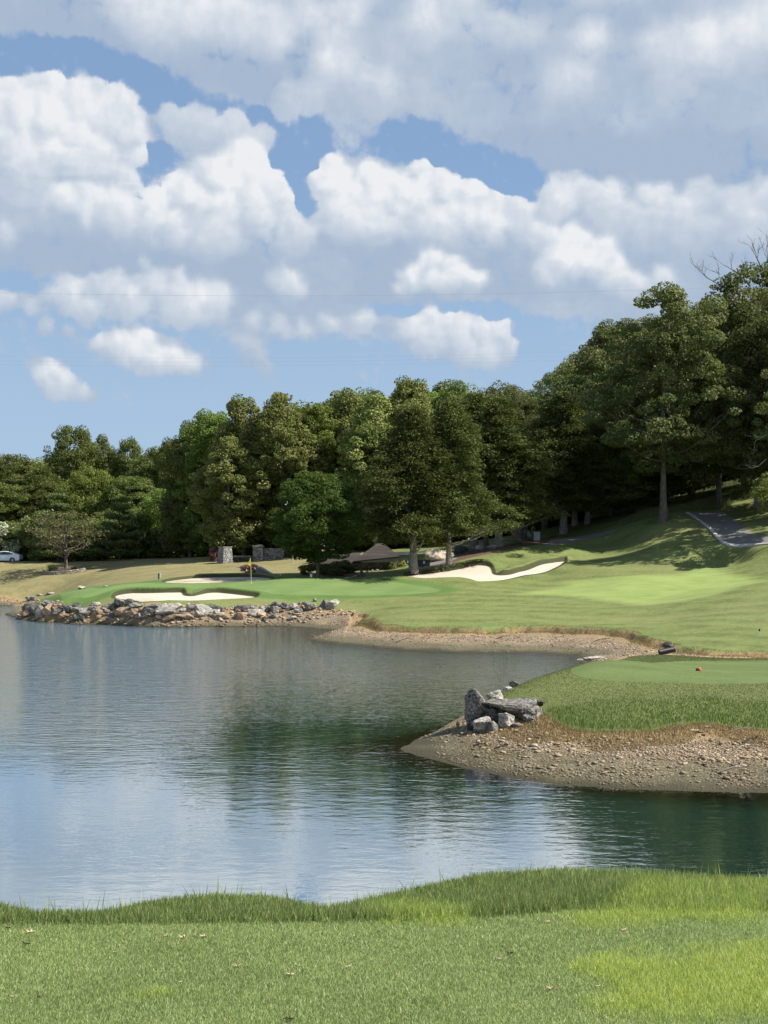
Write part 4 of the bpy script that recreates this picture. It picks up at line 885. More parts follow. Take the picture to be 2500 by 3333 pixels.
# rows of trees further back and beside the frame; nothing sets one off from its neighbours
rb = random.Random(3)
def top_line(u): return np.interp(u, [-200,0,150,300,450,560,700,900,1100,1300,1500,1650,1750,1850,1950,2050,2200,2350,2500,2800],[1490,1480,1470,1470,1490,1450,1370,1320,1300,1270,1262,1262,1262,1205,1120,1040,1000,1000,930,900])
MARKS = [(0,'the white car'),(190,'the tiered pine at left'),(290,'the stone edged bed'),(390,'the right hand pine'),(517,'the white panelled post'),(600,'the reddish brown tree'),(733,'the tapering stone pillar'),(815,'the yellow flag'),(935,'the gooseneck lamp'),(1035,'the round shade tree'),(1110,'the shelter shrubs'),(1230,'the building roof peak'),
 (1345,'the wide dark cedar'),(1462,'the slim cedar'),(1545,'the middle cedar'),(1625,'the pale trunked cedar'),(1700,'the tall stone pillar'),(1775,'the light grey cabinet'),(1872,'the cart path cedars'),(1990,'the yellow tinged tree'),(2090,'the low white box'),(2165,'the big open crowned oak'),(2300,'the top of the cart path'),(2420,'the bare oak twigs')]
used_lab = {}
def back_label(u, row, key, what=None):
    m = min(MARKS, key=lambda q_: abs(q_[0]-u)); side = 'straight above' if abs(m[0]-u) < 14 else ('left of' if u < m[0] else 'right of')
    kind = what or {'mixA': 'dark round', 'mixB': 'dark upright', 'mixC': 'lighter green', 'oakA': 'spreading dark', 'oakB': 'wide dark', 'oakC': 'lobed dark'}[key]+' treetop '+('in the back row' if row == 0 else 'in the furthest row')
    lab = '%s, %s %s' % (kind, side, m[1])
    if u < -20 or u > 2520: lab = '%s, cut off at the %s picture edge' % (kind, 'left' if u < 0 else 'right' if u < 2600 else 'far right')
    return lab
for k, u in enumerate(range(-120, 2700, 95)):
    for row, (D, dz) in enumerate(((205, 22), (240, 10))):
        uu = u+rb.uniform(-35, 35)+row*45; key = rb.choice(['mixA','mixB','mixC','oakB'] if uu < 1700 else ['oakA','oakB','oakC','mixA'])
        DD = D+rb.uniform(-8, 8)
        if uu > 1900: DD -= 25
        lab_ = back_label(uu, row, key)
        stand(key, 'woodland_tree', uu, top_line(uu)+dz+rb.uniform(-14, 34), DD, lab_, 'tree', 'trees in the back rows of the wood', rb.uniform(200, 270))
for u in list(range(20, 960, 62))+list(range(1180, 2480, 80)):
    uu = u+rb.uniform(-20, 20); D = 175.5 if uu < 640 else (170 if uu < 1500 else 182)
    left = uu < 960
    D += rb.uniform(-3, 6)
    stand(rb.choice(['under', 'underB', 'under']), 'undergrowth_bush', uu, (1690 if left else np.interp(uu, [1180,1500,1900,2500],[1700,1650,1600,1480]))+rb.uniform(-20, 25), D,
          back_label(uu, 0, '', ('low ' if len(used_lab) % 2 else 'taller ')+'leafy bush under the wood' if not used_lab.update({len(used_lab): 1}) else ''), 'bush', 'undergrowth along the left edge of the wood' if left else 'undergrowth under the right hand trees', rb.uniform(110, 170))
# trees outside the frame on the right hill: they throw the shadows across the slope
for k, (x, y, h) in enumerate([(40,127.5,19),(42.5,136.5,20),(48,146,19)]):
    H, rad, cm, tm = PROTO['oakC']
    e = empty('oak_tree', (x, y, gz(x, y)), 'shadow casting oak outside the right edge, '+['nearest the camera','behind the nearest one','furthest uphill','right of the nearest','right of the middle one','far right'][k], 'tree', 'oaks right of the frame', k*1.3)
    e.scale = (h/H*.72, h/H*.72, h/H); link('trunk', tm, e); link('crown', cm, e)
# ------------------------------------------------------------------ rocks
def stone_mat(name, base, dark, pale, sc=1.0, lich=0.5):
    def b(t):
        o = t.obj(); r_ = t.new('ShaderNodeObjectInfo').outputs['Random']
        off = t.new('ShaderNodeCombineXYZ'); t.l.new(t.m('MULTIPLY', r_, 37.0), off.inputs[0]); t.l.new(t.m('MULTIPLY', r_, 11.0), off.inputs[2])
        p = t.vm('ADD', o, off.outputs[0])
        n1 = t.noise(p, 2.2*sc, 6, 0.68); n2 = t.noise(p, 9.0*sc, 5, 0.7); n3 = t.noise(t.mul3(p, (1, 1, 4)), 2.5*sc, 4, 0.6)
        c = t.mix(t.ss(n1, 0.35, 0.65), base, pale); c = t.mix(t.m('MULTIPLY', t.ss(n3, 0.50, 0.62), 0.6), c, dark)
        c = t.mix(t.m('MULTIPLY', t.ss(n2, 0.49, 0.58), lich), c, dark)
        h = t.m('ADD', n1, t.m('MULTIPLY', n2, 0.4))
        return princ(t, c, 0.92, 0.1, 0, t.bump(h, 0.9, 0.12))
    return mat(name, b)
ST_GREY = stone_mat('weathered grey limestone', (0.155, 0.145, 0.128), (0.026, 0.025, 0.023), (0.31, 0.29, 0.255), 1.6, .85)
ST_PALE = stone_mat('pale limestone', (0.29, 0.265, 0.22), (0.075, 0.068, 0.058), (0.50, 0.47, 0.41), 1.6, .5)
ST_TAN = stone_mat('tan sandstone', (0.23, 0.165, 0.105), (0.055, 0.040, 0.030), (0.38, 0.29, 0.20), 1.6, .5)
ST_DARK = stone_mat('dark lichened stone', (0.085, 0.080, 0.074), (0.018, 0.018, 0.018), (0.20, 0.19, 0.175), 1.6, .8)
ST_ORANGE = stone_mat('orange brown sandstone', (0.36, 0.235, 0.15), (0.15, 0.10, 0.07), (0.46, 0.34, 0.235), 1.6, .3)
SMAT = dict(g=ST_GREY, p=ST_PALE, t=ST_TAN, d=ST_DARK, o=ST_ORANGE)
_ico = {}
def ico(sub):
    if sub not in _ico:
        bm = bmesh.new(); bmesh.ops.create_icosphere(bm, subdivisions=sub, radius=1.0)
        _ico[sub] = (np.array([v.co[:] for v in bm.verts]), [tuple(v.index for v in f.verts) for f in bm.faces]); bm.free()
    return _ico[sub]
def rock_verts(w, d, h, seed, sub=4, blocky=0.6, cuts=11):
    V, Fc = ico(sub); V = V.copy(); r = np.random.default_rng(seed)
    p = 2+blocky*4; n = (np.abs(V)**p).sum(1)**(1/p); V = V/n[:, None]*0.95       # towards a box
    R1 = Matrix.Rotation(r.uniform(-.25, .25), 3, 'X') @ Matrix.Rotation(r.uniform(-.25, .25), 3, 'Y') @ Matrix.Rotation(r.uniform(0, 1.5), 3, 'Z')
    V = V@np.array(R1).T
    for k in range(cuts):                                                          # flat broken faces
        nn = unit(r.normal(size=(1, 3)))[0]; off = r.uniform(0.62, 0.92); dd = V@nn-off
        V = V-np.outer(np.maximum(dd, 0), nn)
    q_ = r.uniform(0, 50, 3)
    s1 = fbm(V[:, 0]*1+q_[0]+V[:, 2]*.7, V[:, 1]*1+q_[1]-V[:, 2]*.6, 1.8, 4, seed % 97)
    V = V*(1+0.20*s1)[:, None]
    mn, mx = V.min(0), V.max(0); V = (V-(mn+mx)/2)/(mx-mn)
    return V*np.array([w, d, h]), Fc
def rock(name, loc, w, d, h, seed, m, label, cat='rock', group=None, rot=(0, 0, 0), blocky=.6, sub=4, sink=.18):
    V, Fc = rock_verts(w, d, h, seed, sub, blocky)
    V = V@np.array(Euler(rot).to_matrix()).T; V[:, 2] -= V[:, 2].min()+sink*h
    o = mesh(name, V, Fc, m, None, False); o.location = loc; tag(o, label, cat, group); return o
# (u, v top, v foot, width px, stone, tilt, label)
SHORE_ROCKS = [
 (98,1943,1962,26,'g',0,'small grey boulder topping the left end of the shore rocks'),
 (86,1958,1992,26,'d',5,'dark boulder outermost at the left tip of the rock line'),
 (112,1962,2003,30,'d',-8,'crooked dark boulder just inside the left tip'),
 (128,1972,2018,34,'g',6,'tall craggy dark grey boulder standing near the left tip'),
 (152,1976,2020,32,'t',-10,'tan faced craggy boulder right of the tall craggy one'),
 (158,1957,1980,38,'g',4,'grey boulder capping the left rock cluster under the grass'),
 (184,1976,2000,28,'t',0,'tan boulder with dark cracks right of the left cluster'),
 (207,1995,2015,36,'t',-6,'flat tan rock low by the water right of the left cluster'),
 (232,1975,1998,44,'g',3,'wide grey boulder under the green left tip'),
 (248,1966,1988,34,'d',-5,'dark boulder perched above the wide grey one'),
 (254,2003,2024,36,'d',0,'squat dark block at the waterline left of the front bunker'),
 (282,1992,2012,30,'t',8,'tan rock between the squat dark block and the bunker end'),
 (309,1966,1982,26,'p',0,'small pale rock high on the bank below the bunker left end'),
 (318,1980,2008,58,'t',4,'long tan boulder below the bunker left end'),
 (352,1968,1992,34,'g',-6,'grey boulder left of the big dark upright one'),
 (388,1953,1984,34,'g',12,'smooth slate grey boulder leaning high on the bank'),
 (398,1981,2010,50,'t',-4,'tan boulder under the leaning slate grey one'),
 (372,1990,2014,30,'d',5,'dark gap filling rock under the leaning grey boulder'),
 (419,1952,1974,28,'d',0,'dark block right beside the leaning slate grey boulder'),
 (441,1966,1986,44,'p',-8,'light grey slab right of the dark block'),
 (430,1995,2016,46,'t',3,'low tan slab at the waterline below the light slab'),
 (498,1969,1998,56,'g',-5,'large grey boulder left of the great pale slanted slab'),
 (490,1996,2013,50,'t',2,'flat tan shelf rock under the large grey boulder'),
 (548,1970,2012,74,'p',-14,'great pale slanted slab in the middle of the rock line'),
 (597,1994,2017,56,'t',3,'blocky tan boulder right of the great pale slab'),
 (590,1984,1998,26,'p',0,'pale stone on top of the blocky tan boulder'),
 (622,1970,1994,30,'p',6,'pinkish pale rock left of the white capped boulder'),
 (638,1994,2014,28,'t',10,'pointed tan rock at the foot of the white capped boulder'),
 (664,1973,2010,52,'p',14,'rounded white capped boulder right of the middle'),
 (699,1988,2010,28,'p',-6,'light block tucked right of the white capped boulder'),
 (706,1977,1996,44,'d',16,'long dark boulder sloping down to the right'),
 (716,2002,2020,50,'t',0,'flat tan stones at the foot of the long dark boulder'),
 (788,1976,2000,44,'d',6,'dark boulder with a whitish top in the right rock group'),
 (784,1997,2022,30,'o',-4,'orange brown pointed rock in front of the dark one'),
 (815,1969,1980,26,'g',0,'small flat grey rock behind the right rock group'),
 (829,1979,2004,46,'p',3,'white overhanging slab in the right rock group'),
 (855,1971,1994,24,'p',8,'upright pale stone right of the white overhanging slab'),
 (852,1996,2014,34,'o',4,'pink brown flat rock below the white overhanging slab'),
 (873,1976,1997,22,'d',-4,'dark rough block left of the square grey block'),
 (893,1977,2000,26,'g',0,'square grey block at the right of the rock group'),
 (898,1959,1981,36,'g',-5,'round topped grey boulder above the square block'),
 (925,1965,1985,26,'g',6,'craggy grey rock left of the pale rubble'),
 (948,1970,1990,34,'p',-6,'heap forming pale rock in the rubble'),
 (970,1983,1997,24,'p',0,'flat pale stone left of the last but one boulder'),
 (1004,1966,1993,38,'g',14,'pointed grey boulder standing apart on the mud'),
 (978,1962,1973,14,'g',0,'small dark stone behind the lone pointed boulder'),
 (1025,1949,1962,11,'p',0,'small upright pale stone in the green bank'),
 (1054,1954,1987,28,'g',-4,'upright grey boulder at the right end of the rock line'),
 (1076,1961,1988,50,'p',-26,'slanting light slab leaning on the last upright boulder'),
 (265,1908,1921,20,'p',8,'white pointed rock on the grass left of the green'),
 (344,1908,1912,12,'p',0,'little white stone on the turf behind the green'),
 (165,1931,1937,24,'p',-6,'flat pale stone at the left tip of the green'),
 (131,1937,1942,14,'p',0,'small pale stone left of the flat one at the green tip'),
]
for i, (u, vt, vb, w_, sk, tilt, lab) in enumerate(SHORE_ROCKS):
    h_ = ground_hit(u, vb-3, 60, 160) or P(u, vb, 106)
    D = h_[1]; s_ = D/F; H_ = (vb-vt)*s_*1.04; wd = w_*s_*1.28
    rock('boulder' if w_ > 22 else 'stone', (h_[0], D+wd*.2, gz(h_[0], D)), wd, wd*random.Random(i).uniform(.7, 1.0), H_, 100+i, SMAT[sk], lab, 'rock', 'boulders along the far shore' if vt > 1945 else None, (0, R(tilt), 0), .75, 4, .12)
# fill stones behind and under the big ones so that the line reads as one broken ledge
rk = random.Random(5); seen = {}
for i in range(58):
    u = rk.uniform(75, 740) if i < 46 else rk.uniform(770, 960); vb = rk.uniform(1984, 2020); 
    h_ = ground_hit(u, vb, 60, 160)
    if not h_: continue
    w_ = rk.uniform(.4, 1.25) if u < 740 else rk.uniform(.35, .8)
    near = min(SHORE_ROCKS, key=lambda q_: abs(q_[0]-u)+abs(q_[2]-vb)*.6+(50 if 'far shore' in q_[6] else 0)); sk_ = rk.choice('ttpgtod')
    tone = dict(t='tan', p='pale', g='grey', o='orange brown', d='dark')[sk_]; where = ('at the left foot of' if u < near[0] else 'at the right foot of') if vb > 2000 else ('left behind' if u < near[0] else 'right behind')
    lb = ('%s broken stone %s the %s' % (tone, where, ' '.join(near[6].split()[:6 if near[6].split()[5] not in ('the','at','of','in','left','with','a') else 5])))
    if lb in seen: lb = ' '.join(lb.split()[:13])+(', further right' if u > seen[lb] else ', further left')
    if lb in seen: continue
    seen[lb] = u
    rock('stone', (h_[0], h_[1], h_[2]), w_, w_*.8, w_*rk.uniform(.35, .6), 300+i, SMAT[sk_], lb, 'rock', 'broken stones among the far shore boulders', (0, R(rk.uniform(-20, 20)), 0), .8, 3, .2)
NEAR_ROCKS = [
 (1553,2236,2348,82,.75,'g',-4,40.8,'tall upright boulder at the left end of the near ledge'),
 (1612,2243,2300,52,.6,'p',0,41.9,'rounded pale boulder behind the overhanging slab'),
 (1702,2291,2362,112,.9,'g',2,40.6,'thick rough block carrying the overhanging slab'),
 (1572,2330,2368,60,.5,'p',-4,39.9,'low pale stone at the foot of the upright boulder'),
 (1590,2318,2352,34,.4,'g',3,40.4,'squared stone under the tip of the overhanging slab'),
 (1612,2296,2358,60,.6,'d',0,40.5,'shaded stone block under the slab'),
 (1648,2316,2366,52,.5,'p',-5,40.0,'mottled stone under the middle of the slab'),
 (1683,2348,2368,40,.4,'g',0,39.8,'low dark edged stone below the thick block'),
 (1722,2322,2362,42,.5,'g',6,40.1,'end stone below the thick block beside the dead grass'),
 (1757,2275,2300,34,.35,'d',0,41.5,'small round dark stone behind the right end of the slab'),
 (1775,2300,2325,30,.35,'g',-8,41.2,'small rock where the slab runs into the grass'),
 (1793,2246,2264,32,.4,'p',0,43.4,'pale rock lying up in the near grass'),
 (1829,2250,2260,28,.3,'g',0,43.6,'flat grey rock behind the long thin slab'),
 (1742,2298,2352,48,.5,'g',4,40.5,'rough block closing the right end of the near ledge'),
 (1600,2344,2366,40,.35,'g',0,39.7,'small grey stone in front of the shaded block'),
 (1540,2336,2358,40,.4,'d',5,40.3,'dark rock at the left foot of the upright boulder'),
 (1682,2214,2238,46,.6,'g',8,46.2,'craggy rock on the far side of the near mound'),
 (1655,2232,2252,34,.5,'p',-5,44.6,'whitish rock on the waterside behind the near ledge'),
]
for i, (u, vt, vb, w_, dp, sk, tilt, D, lab) in enumerate(NEAR_ROCKS):
    s_ = D/F; x = (u-1250)*s_; zt = CAMH-(vt-VH)*s_; zb_ = CAMH-(vb-VH)*s_; g_ = min(gz(x, D), zb_+.1)
    Hh = max(zt-g_, .12)
    rock('boulder' if w_ > 40 else 'stone', (x, D, g_-.03), w_*s_*1.06, dp, Hh*1.06, 500+i, SMAT[sk], lab, 'rock', 'rocks of the near ledge', (0, R(tilt), 0), .8, 5 if w_ > 40 else 4, .05)
# the overhanging slab, its thin tip pointing left over the stones
def slab(name, pts, thick, m, label, seed):
    """pts: outline of the top (x, y, z); the thickness tapers towards the first point"""
    top = np.array(pts); n = len(top); c = top.mean(0); L = np.linalg.norm(top-top[0], axis=1).max()
    rings = []
    for f, sh in ((0, 1.0), (0.35, 1.02), (0.8, .97), (1.0, .86)):
        q_ = c+(top-c)*sh; tk_ = thick*np.clip(np.linalg.norm(top-top[0], axis=1)/L*1.3, .12, 1); q_[:, 2] = top[:, 2]-f*tk_; rings.append(q_)
    V = np.vstack(rings+[c[None], (c-[0, 0, thick])[None]]); Fc = []
    for k in range(3):
        for i in range(n): Fc.append((k*n+i, k*n+(i+1) % n, (k+1)*n+(i+1) % n, (k+1)*n+i))
    for i in range(n): Fc.append((4*n, (i+1) % n, i)); Fc.append((4*n+1, 3*n+i, 3*n+(i+1) % n))
    o = mesh(name, V, Fc, m); bm = bmesh.new(); bm.from_mesh(o.data)
    bmesh.ops.recalc_face_normals(bm, faces=bm.faces); bmesh.ops.subdivide_edges(bm, edges=bm.edges, cuts=3, use_grid_fill=True)
    for v in bm.verts:
        a = fbm(np.array([v.co.x*1.0+v.co.z]), np.array([v.co.y+v.co.z*.7]), 5.0, 3, seed)[0]; v.co += Vector((a*.03, a*.05, a*.045))
    bm.to_mesh(o.data); bm.free(); return tag(o, label, 'rock', 'rocks of the near ledge')
def PP(u, v, D): return P(u, v, D)
slab('stone_slab', [PP(1567,2285,40.3), PP(1600,2275,40.9), PP(1650,2274,41.3), PP(1705,2272,41.5), PP(1745,2274,41.5), PP(1748,2292,40.6), PP(1700,2296,40.2), PP(1640,2296,40.0), PP(1600,2292,40.0)], .38, ST_GREY, 'large flat slab with a pointed tip overhanging the near ledge', 3)
slab('stone_slab', [PP(1851,2260,43.2), PP(1838,2258,43.6), PP(1800,2272,43.0), PP(1778,2286,42.2), PP(1782,2297,41.6), PP(1812,2287,42.2)], .22, ST_GREY, 'long thin slab running up into the near grass', 8)
# ------------------------------------------------------------------ gravel: countless small stones
def gravel(name, n, xr, yr, smin, smax, zlo, zhi, seed, m, label, tmax=-0.25, dens=None, flat=.2):
    r = np.random.default_rng(seed); x = r.uniform(*xr, n); y = r.uniform(*yr, n); z, d = surface(x, y)
    k = (z > zlo) & (z < zhi) & (d['turf'] < tmax)
    if dens is not None: k &= r.random(n) < dens(x, y, z)
    x, y, z = x[k], y[k], z[k]; n = len(x); V0, F0 = ico(1); nv = len(V0)
    s = smin*(smax/smin)**(r.random(n)**1.7)
    A = r.normal(size=(n, 3, 3)); Q = np.linalg.qr(A)[0]
    sc = np.stack([s*r.uniform(.7, 1.3, n), s*r.uniform(.7, 1.2, n), s*r.uniform(.35, .9, n)], -1)*.5
    loc = V0[None]*(1+r.uniform(-.28, .28, (n, nv, 1)))*sc[:, None, :]
    V = np.einsum('nij,nkj->nki', Q, loc); V[:, :, 2] *= flat+.3; V += np.stack([x, y, z+s*.10], -1)[:, None, :]
    Fa = (np.array(F0)[None]+(np.arange(n)*nv)[:, None, None]).reshape(-1, 3)
    me = bpy.data.meshes.new(name); me.vertices.add(n*nv); me.vertices.foreach_set('co', V.astype(np.float32).ravel())
    me.loops.add(len(Fa)*3); me.loops.foreach_set('vertex_index', Fa.astype(np.int32).ravel())
    me.polygons.add(len(Fa)); me.polygons.foreach_set('loop_start', np.arange(len(Fa), dtype=np.int32)*3)
    at = me.attributes.new('tint', 'FLOAT', 'POINT'); at.data.foreach_set('value', np.repeat(r.random(n), nv).astype(np.float32))
    me.materials.append(m); me.update(); me.validate()
    return tag(link(name, me), label, 'gravel', None, 'stuff')
def grav_mat(t):
    ti = t.attr('tint'); c = t.mix(t.ss(ti, .05, .6), (0.13, 0.092, 0.058), (0.37, 0.285, 0.19)); c = t.mix(t.ss(ti, .65, 1), c, (0.54, 0.48, 0.39))
    p = t.pos(); s_ = t.new('ShaderNodeSeparateXYZ'); t.l.new(p, s_.inputs[0])
    wet = t.ss(s_.outputs[2], .36, .14); c = t.mix(t.m('MULTIPLY', wet, .85), c, (0.085, 0.072, 0.045))
    return princ(t, t.mix(t.noise(p, 12, 3), c, (0.28, 0.22, 0.15)), .9, .12)
GRAV = mat('shore gravel', grav_mat)
band = lambda x, y, z: np.clip(.10+.95*np.exp(-((z-.42)/.13)**2)+.9*fbm(x, y, .7, 3, 41), .05, 1)
gravel('gravel', 120000, (0, 17), (31.5, 41.5), .016, .11, .03, .75, 71, GRAV, 'pale gravel and small stones on the shore of the near peninsula', dens=band)
gravel('gravel', 36000, (-6, 24), (64, 104), .04, .20, .04, 1.0, 72, GRAV, 'pale gravel on the far shore below the fairway', dens=band)
gravel('gravel', 9000, (-32, -2), (103.5, 119), .10, .42, .02, 1.6, 73, GRAV, 'broken rubble between the boulders of the far shore', tmax=.2)
gravel('gravel', 900, (0, 12.6), (31.5, 41.5), .10, .26, .10, .75, 75, GRAV, 'larger loose stones strewn over the near shore', flat=.1)
gravel('gravel', 5000, (-52, -34), (140, 152), .08, .30, .02, 1.0, 74, GRAV, 'gravel along the left bank behind the point')
# ------------------------------------------------------------------ built things
def box(x0, x1, y0, y1, z0, z1):
    return ([(x0,y0,z0),(x1,y0,z0),(x1,y1,z0),(x0,y1,z0),(x0,y0,z1),(x1,y0,z1),(x1,y1,z1),(x0,y1,z1)],
            [(0,3,2,1),(4,5,6,7),(0,1,5,4),(1,2,6,5),(2,3,7,6),(3,0,4,7)])
def obj(name, parts, m, parent=None, bevel=0, smooth=False, loc=None, rot=None):
    V, Fc = join_parts(parts if isinstance(parts, list) else [parts]); o = mesh(name, V, Fc, m, parent, smooth)
    if bevel:
        b_ = o.modifiers.new('bevel', 'BEVEL'); b_.width = bevel; b_.segments = 2; b_.limit_method = 'ANGLE'; b_.angle_limit = R(30)
    if loc is not None: o.location = loc
    if rot is not None: o.rotation_euler = rot
    return o
def lathe(prof, seg=20, axis='z'):
    V = []; Fc = []
    for r_, z in prof:
        for k in range(seg):
            a = 2*math.pi*k/seg; p = (r_*math.cos(a), r_*math.sin(a), z)
            if axis == 'y': p = (p[0], p[2], p[1])
            V.append(p)
    for i in range(len(prof)-1):
        for k in range(seg): Fc.append((i*seg+k, i*seg+(k+1) % seg, (i+1)*seg+(k+1) % seg, (i+1)*seg+k))
    Fc.append(tuple(range(seg))[::-1]); Fc.append(tuple((len(prof)-1)*seg+k for k in range(seg)))
    return V, Fc
def extrude(poly, y0, y1):
    n = len(poly); V = [(x, y0, z) for x, z in poly]+[(x, y1, z) for x, z in poly]
    Fc = [tuple(range(n)), tuple(range(2*n-1, n-1, -1))]+[(i, i+n, (i+1) % n+n, (i+1) % n) for i in range(n)]
    return V, Fc
WHITE = plain('white paint', (0.80, 0.80, 0.79), .35, .5, 0, .03); BLACK = plain('black plastic', (0.018, 0.018, 0.02), .45, .4)
GREYM = plain('grey painted metal', (0.34, 0.35, 0.36), .5, .4); GREENB = plain('dull green painted steel', (0.055, 0.095, 0.065), .5, .4)
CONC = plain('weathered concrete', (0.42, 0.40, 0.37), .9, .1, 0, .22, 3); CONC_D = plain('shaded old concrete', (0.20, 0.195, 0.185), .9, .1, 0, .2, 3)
YEL = plain('yellow flag cloth', (0.85, 0.76, 0.02), .7, .2, 0, .05); REDP = plain('red paint', (0.60, 0.10, 0.07), .5, .4)
WOODD = plain('dark stained timber', (0.055, 0.045, 0.038), .8, .2, 0, .3, 4); GOLD = plain('gold painted iron', (0.42, 0.28, 0.07), .5, .5)
GLASS = plain('dark window glass', (0.020, 0.025, 0.032), .08, .6, 0, .02); CARW = plain('white car paint', (0.80, 0.81, 0.82), .22, .6, 0, .01)
def masonry(name, s1, s2, joint, sc):
    def b(t):
        p = t.mul3(t.obj(), (1, 1, 1.7)); pw = t.vm('ADD', p, t.vm('SCALE', t.noise(t.obj(), 2, 2, .5, 0, True), None)) if False else p
        v = t.new('ShaderNodeTexVoronoi', feature='F1'); t.l.new(pw, v.inputs['Vector']); v.inputs['Scale'].default_value = sc
        e = t.new('ShaderNodeTexVoronoi', feature='DISTANCE_TO_EDGE'); t.l.new(pw, e.inputs['Vector']); e.inputs['Scale'].default_value = sc
        s_ = t.new('ShaderNodeSeparateColor'); t.l.new(v.outputs[1], s_.inputs[0])
        c = t.mix(s_.outputs[0], s1, s2); c = t.mix(t.m('MULTIPLY', t.noise(t.obj(), 9, 4, .7), .5), c, s1)
        g = t.ss(e.outputs[0], .03, .10); c = t.mix(g, joint, c)
        return princ(t, c, .92, .1, 0, t.bump(g, .9, .05))
    return mat(name, b)
MAS = masonry('limestone masonry', (0.20, 0.195, 0.18), (0.50, 0.48, 0.44), (0.035, 0.033, 0.03), 4.6)
MAS_B = masonry('brown stone masonry', (0.10, 0.08, 0.065), (0.22, 0.18, 0.14), (0.03, 0.026, 0.022), 3.6)
def shingle(t):
    p = t.obj(); s_ = t.new('ShaderNodeSeparateXYZ'); t.l.new(p, s_.inputs[0])
    br = t.new('ShaderNodeTexBrick'); cv = t.new('ShaderNodeCombineXYZ'); t.l.new(t.m('ADD', s_.outputs[0], s_.outputs[1]), cv.inputs[0]); t.l.new(s_.outputs[2], cv.inputs[1]); t.l.new(cv.outputs[0], br.inputs[0])
    br.inputs['Color1'].default_value = (0.045, 0.036, 0.032, 1); br.inputs['Color2'].default_value = (0.072, 0.058, 0.052, 1); br.inputs['Mortar'].default_value = (0.035, 0.03, 0.03, 1)
    br.inputs['Scale'].default_value = 1.0; br.inputs['Mortar Size'].default_value = .035; br.inputs['Brick Width'].default_value = 1.3; br.inputs['Row Height'].default_value = .30
    return princ(t, t.mix(t.m('MULTIPLY', t.noise(p, 7, 4), .5), br.outputs[0], (0.06, 0.052, 0.048)), .9, .1)
SHING = mat('brown roof tiles', shingle)
def base(u, D): x = (u-1250)*D/F; return x, D, gz(x, D)
def rel(root, u, v, D): p = P(u, v, D); return (p[0]-root[0], p[1]-root[1], p[2]-root[2])
# --- stone pillars and walls by the road
def pillar(u, D, w0, w1, h, rz, label, cap=True):
    b = base(u, D); e = empty('stone_pillar', (b[0], b[1], b[2]-.1), label, 'stone pillar', None, rz)
    a, c = w0/2, w1/2; n = 5; V = []; Fc = []
    for i in range(n+1):
        f = i/n; s_ = a+(c-a)*f; V += [(-s_, -s_, f*h), (s_, -s_, f*h), (s_, s_, f*h), (-s_, s_, f*h)]
    for i in range(n):
        for k in range(4): Fc.append((i*4+k, i*4+(k+1) % 4, (i+1)*4+(k+1) % 4, (i+1)*4+k))
    Fc.append((3, 2, 1, 0)); Fc.append((n*4, n*4+1, n*4+2, n*4+3))
    obj('shaft', (V, Fc), MAS, e, .03)
    if cap: obj('cap', box(-c-.05, c+.05, -c-.05, c+.05, h+.002, h+.09), ST_PALE, e, .015)
    return e
pillar(733, 151, 1.36, 1.05, 1.80, R(38), 'pale tapering stone pillar left of the stone bench wall')
p2 = base(842, 150); e = empty('stone_wall', (p2[0], p2[1], p2[2]-.2), 'grey rubble stone wall with a stepped end pier above the myrtle', 'stone wall')
obj('pier', box(-.62, .50, -.2, 1.1, 0, 1.78), MAS, e, .03); obj('cap', [box(-.68, .56, -.25, 1.15, 1.783, 1.87), box(-.2, .4, .1, .8, 1.872, 1.99)], ST_PALE, e, .02)
wr = obj('wall', box(.503, 2.75, .35, .85, .15, 1.60), MAS, e, .03)
p3 = base(795, 151); e = empty('bench_wall', (p3[0], p3[1], p3[2]), 'low dark wall with a grey slab top between the pillar and the rubble wall', 'bench wall')
obj('wall', box(-1.15, 1.1, .1, .5, -.3, .45), MAS_B, e); obj('slab', box(-1.25, 1.3, -.12, .62, .453, .66), ST_GREY, e, .02)
p4 = base(985, 158); e = empty('stone_wall', (p4[0], p4[1], p4[2]-.3), 'pale stone wall behind the shade tree trunk, half hidden by leaves', 'stone wall')
obj('wall', box(-2.4, 2.2, 0, .45, 0, 1.05), MAS, e, .03)
pe = pillar(1694, 150, 1.32, .98, 2.35, R(40), 'tall stone pillar in the wood right of the cedars', False)
obj('cap', ([(-.55, -.55, 2.353), (.55, -.55, 2.353), (.55, .55, 2.353), (-.55, .55, 2.353), (0.05, 0.05, 2.75)], [(3, 2, 1, 0), (0, 1, 4), (1, 2, 4), (2, 3, 4), (3, 0, 4)]), ST_PALE, pe)
# --- tunnel wing wall
q0_ = base(862, 128); e = empty('wing_wall', (q0_[0], q0_[1], q0_[2]), 'sloping concrete wing wall right of the pink myrtle', 'concrete wall')
pl = [rel(q0_, 833, 1847, 128), rel(q0_, 846, 1847, 128), rel(q0_, 892, 1874, 128), rel(q0_, 892, 1882, 128), rel(q0_, 833, 1882, 128)]
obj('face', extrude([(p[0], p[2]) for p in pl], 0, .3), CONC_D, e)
obj('coping', extrude([(pl[1][0]-.1, pl[1][2]+.002), (pl[1][0]+.05, pl[1][2]+.10), (pl[2][0]+.12, pl[2][2]+.10), (pl[2][0], pl[2][2]+.002)], -.05, .55), CONC, e)
q0_ = base(785, 130); e = mesh('concrete_apron', *extrude([(rel(q0_, a, b, 130)[0], rel(q0_, a, b, 130)[2]) for a, b in ((760, 1845), (803, 1845), (800, 1862), (792, 1856), (780, 1849))], 0, .5), CONC)
e.location = q0_; tag(e, 'curved pale concrete apron left of the pink myrtle', 'concrete edge')
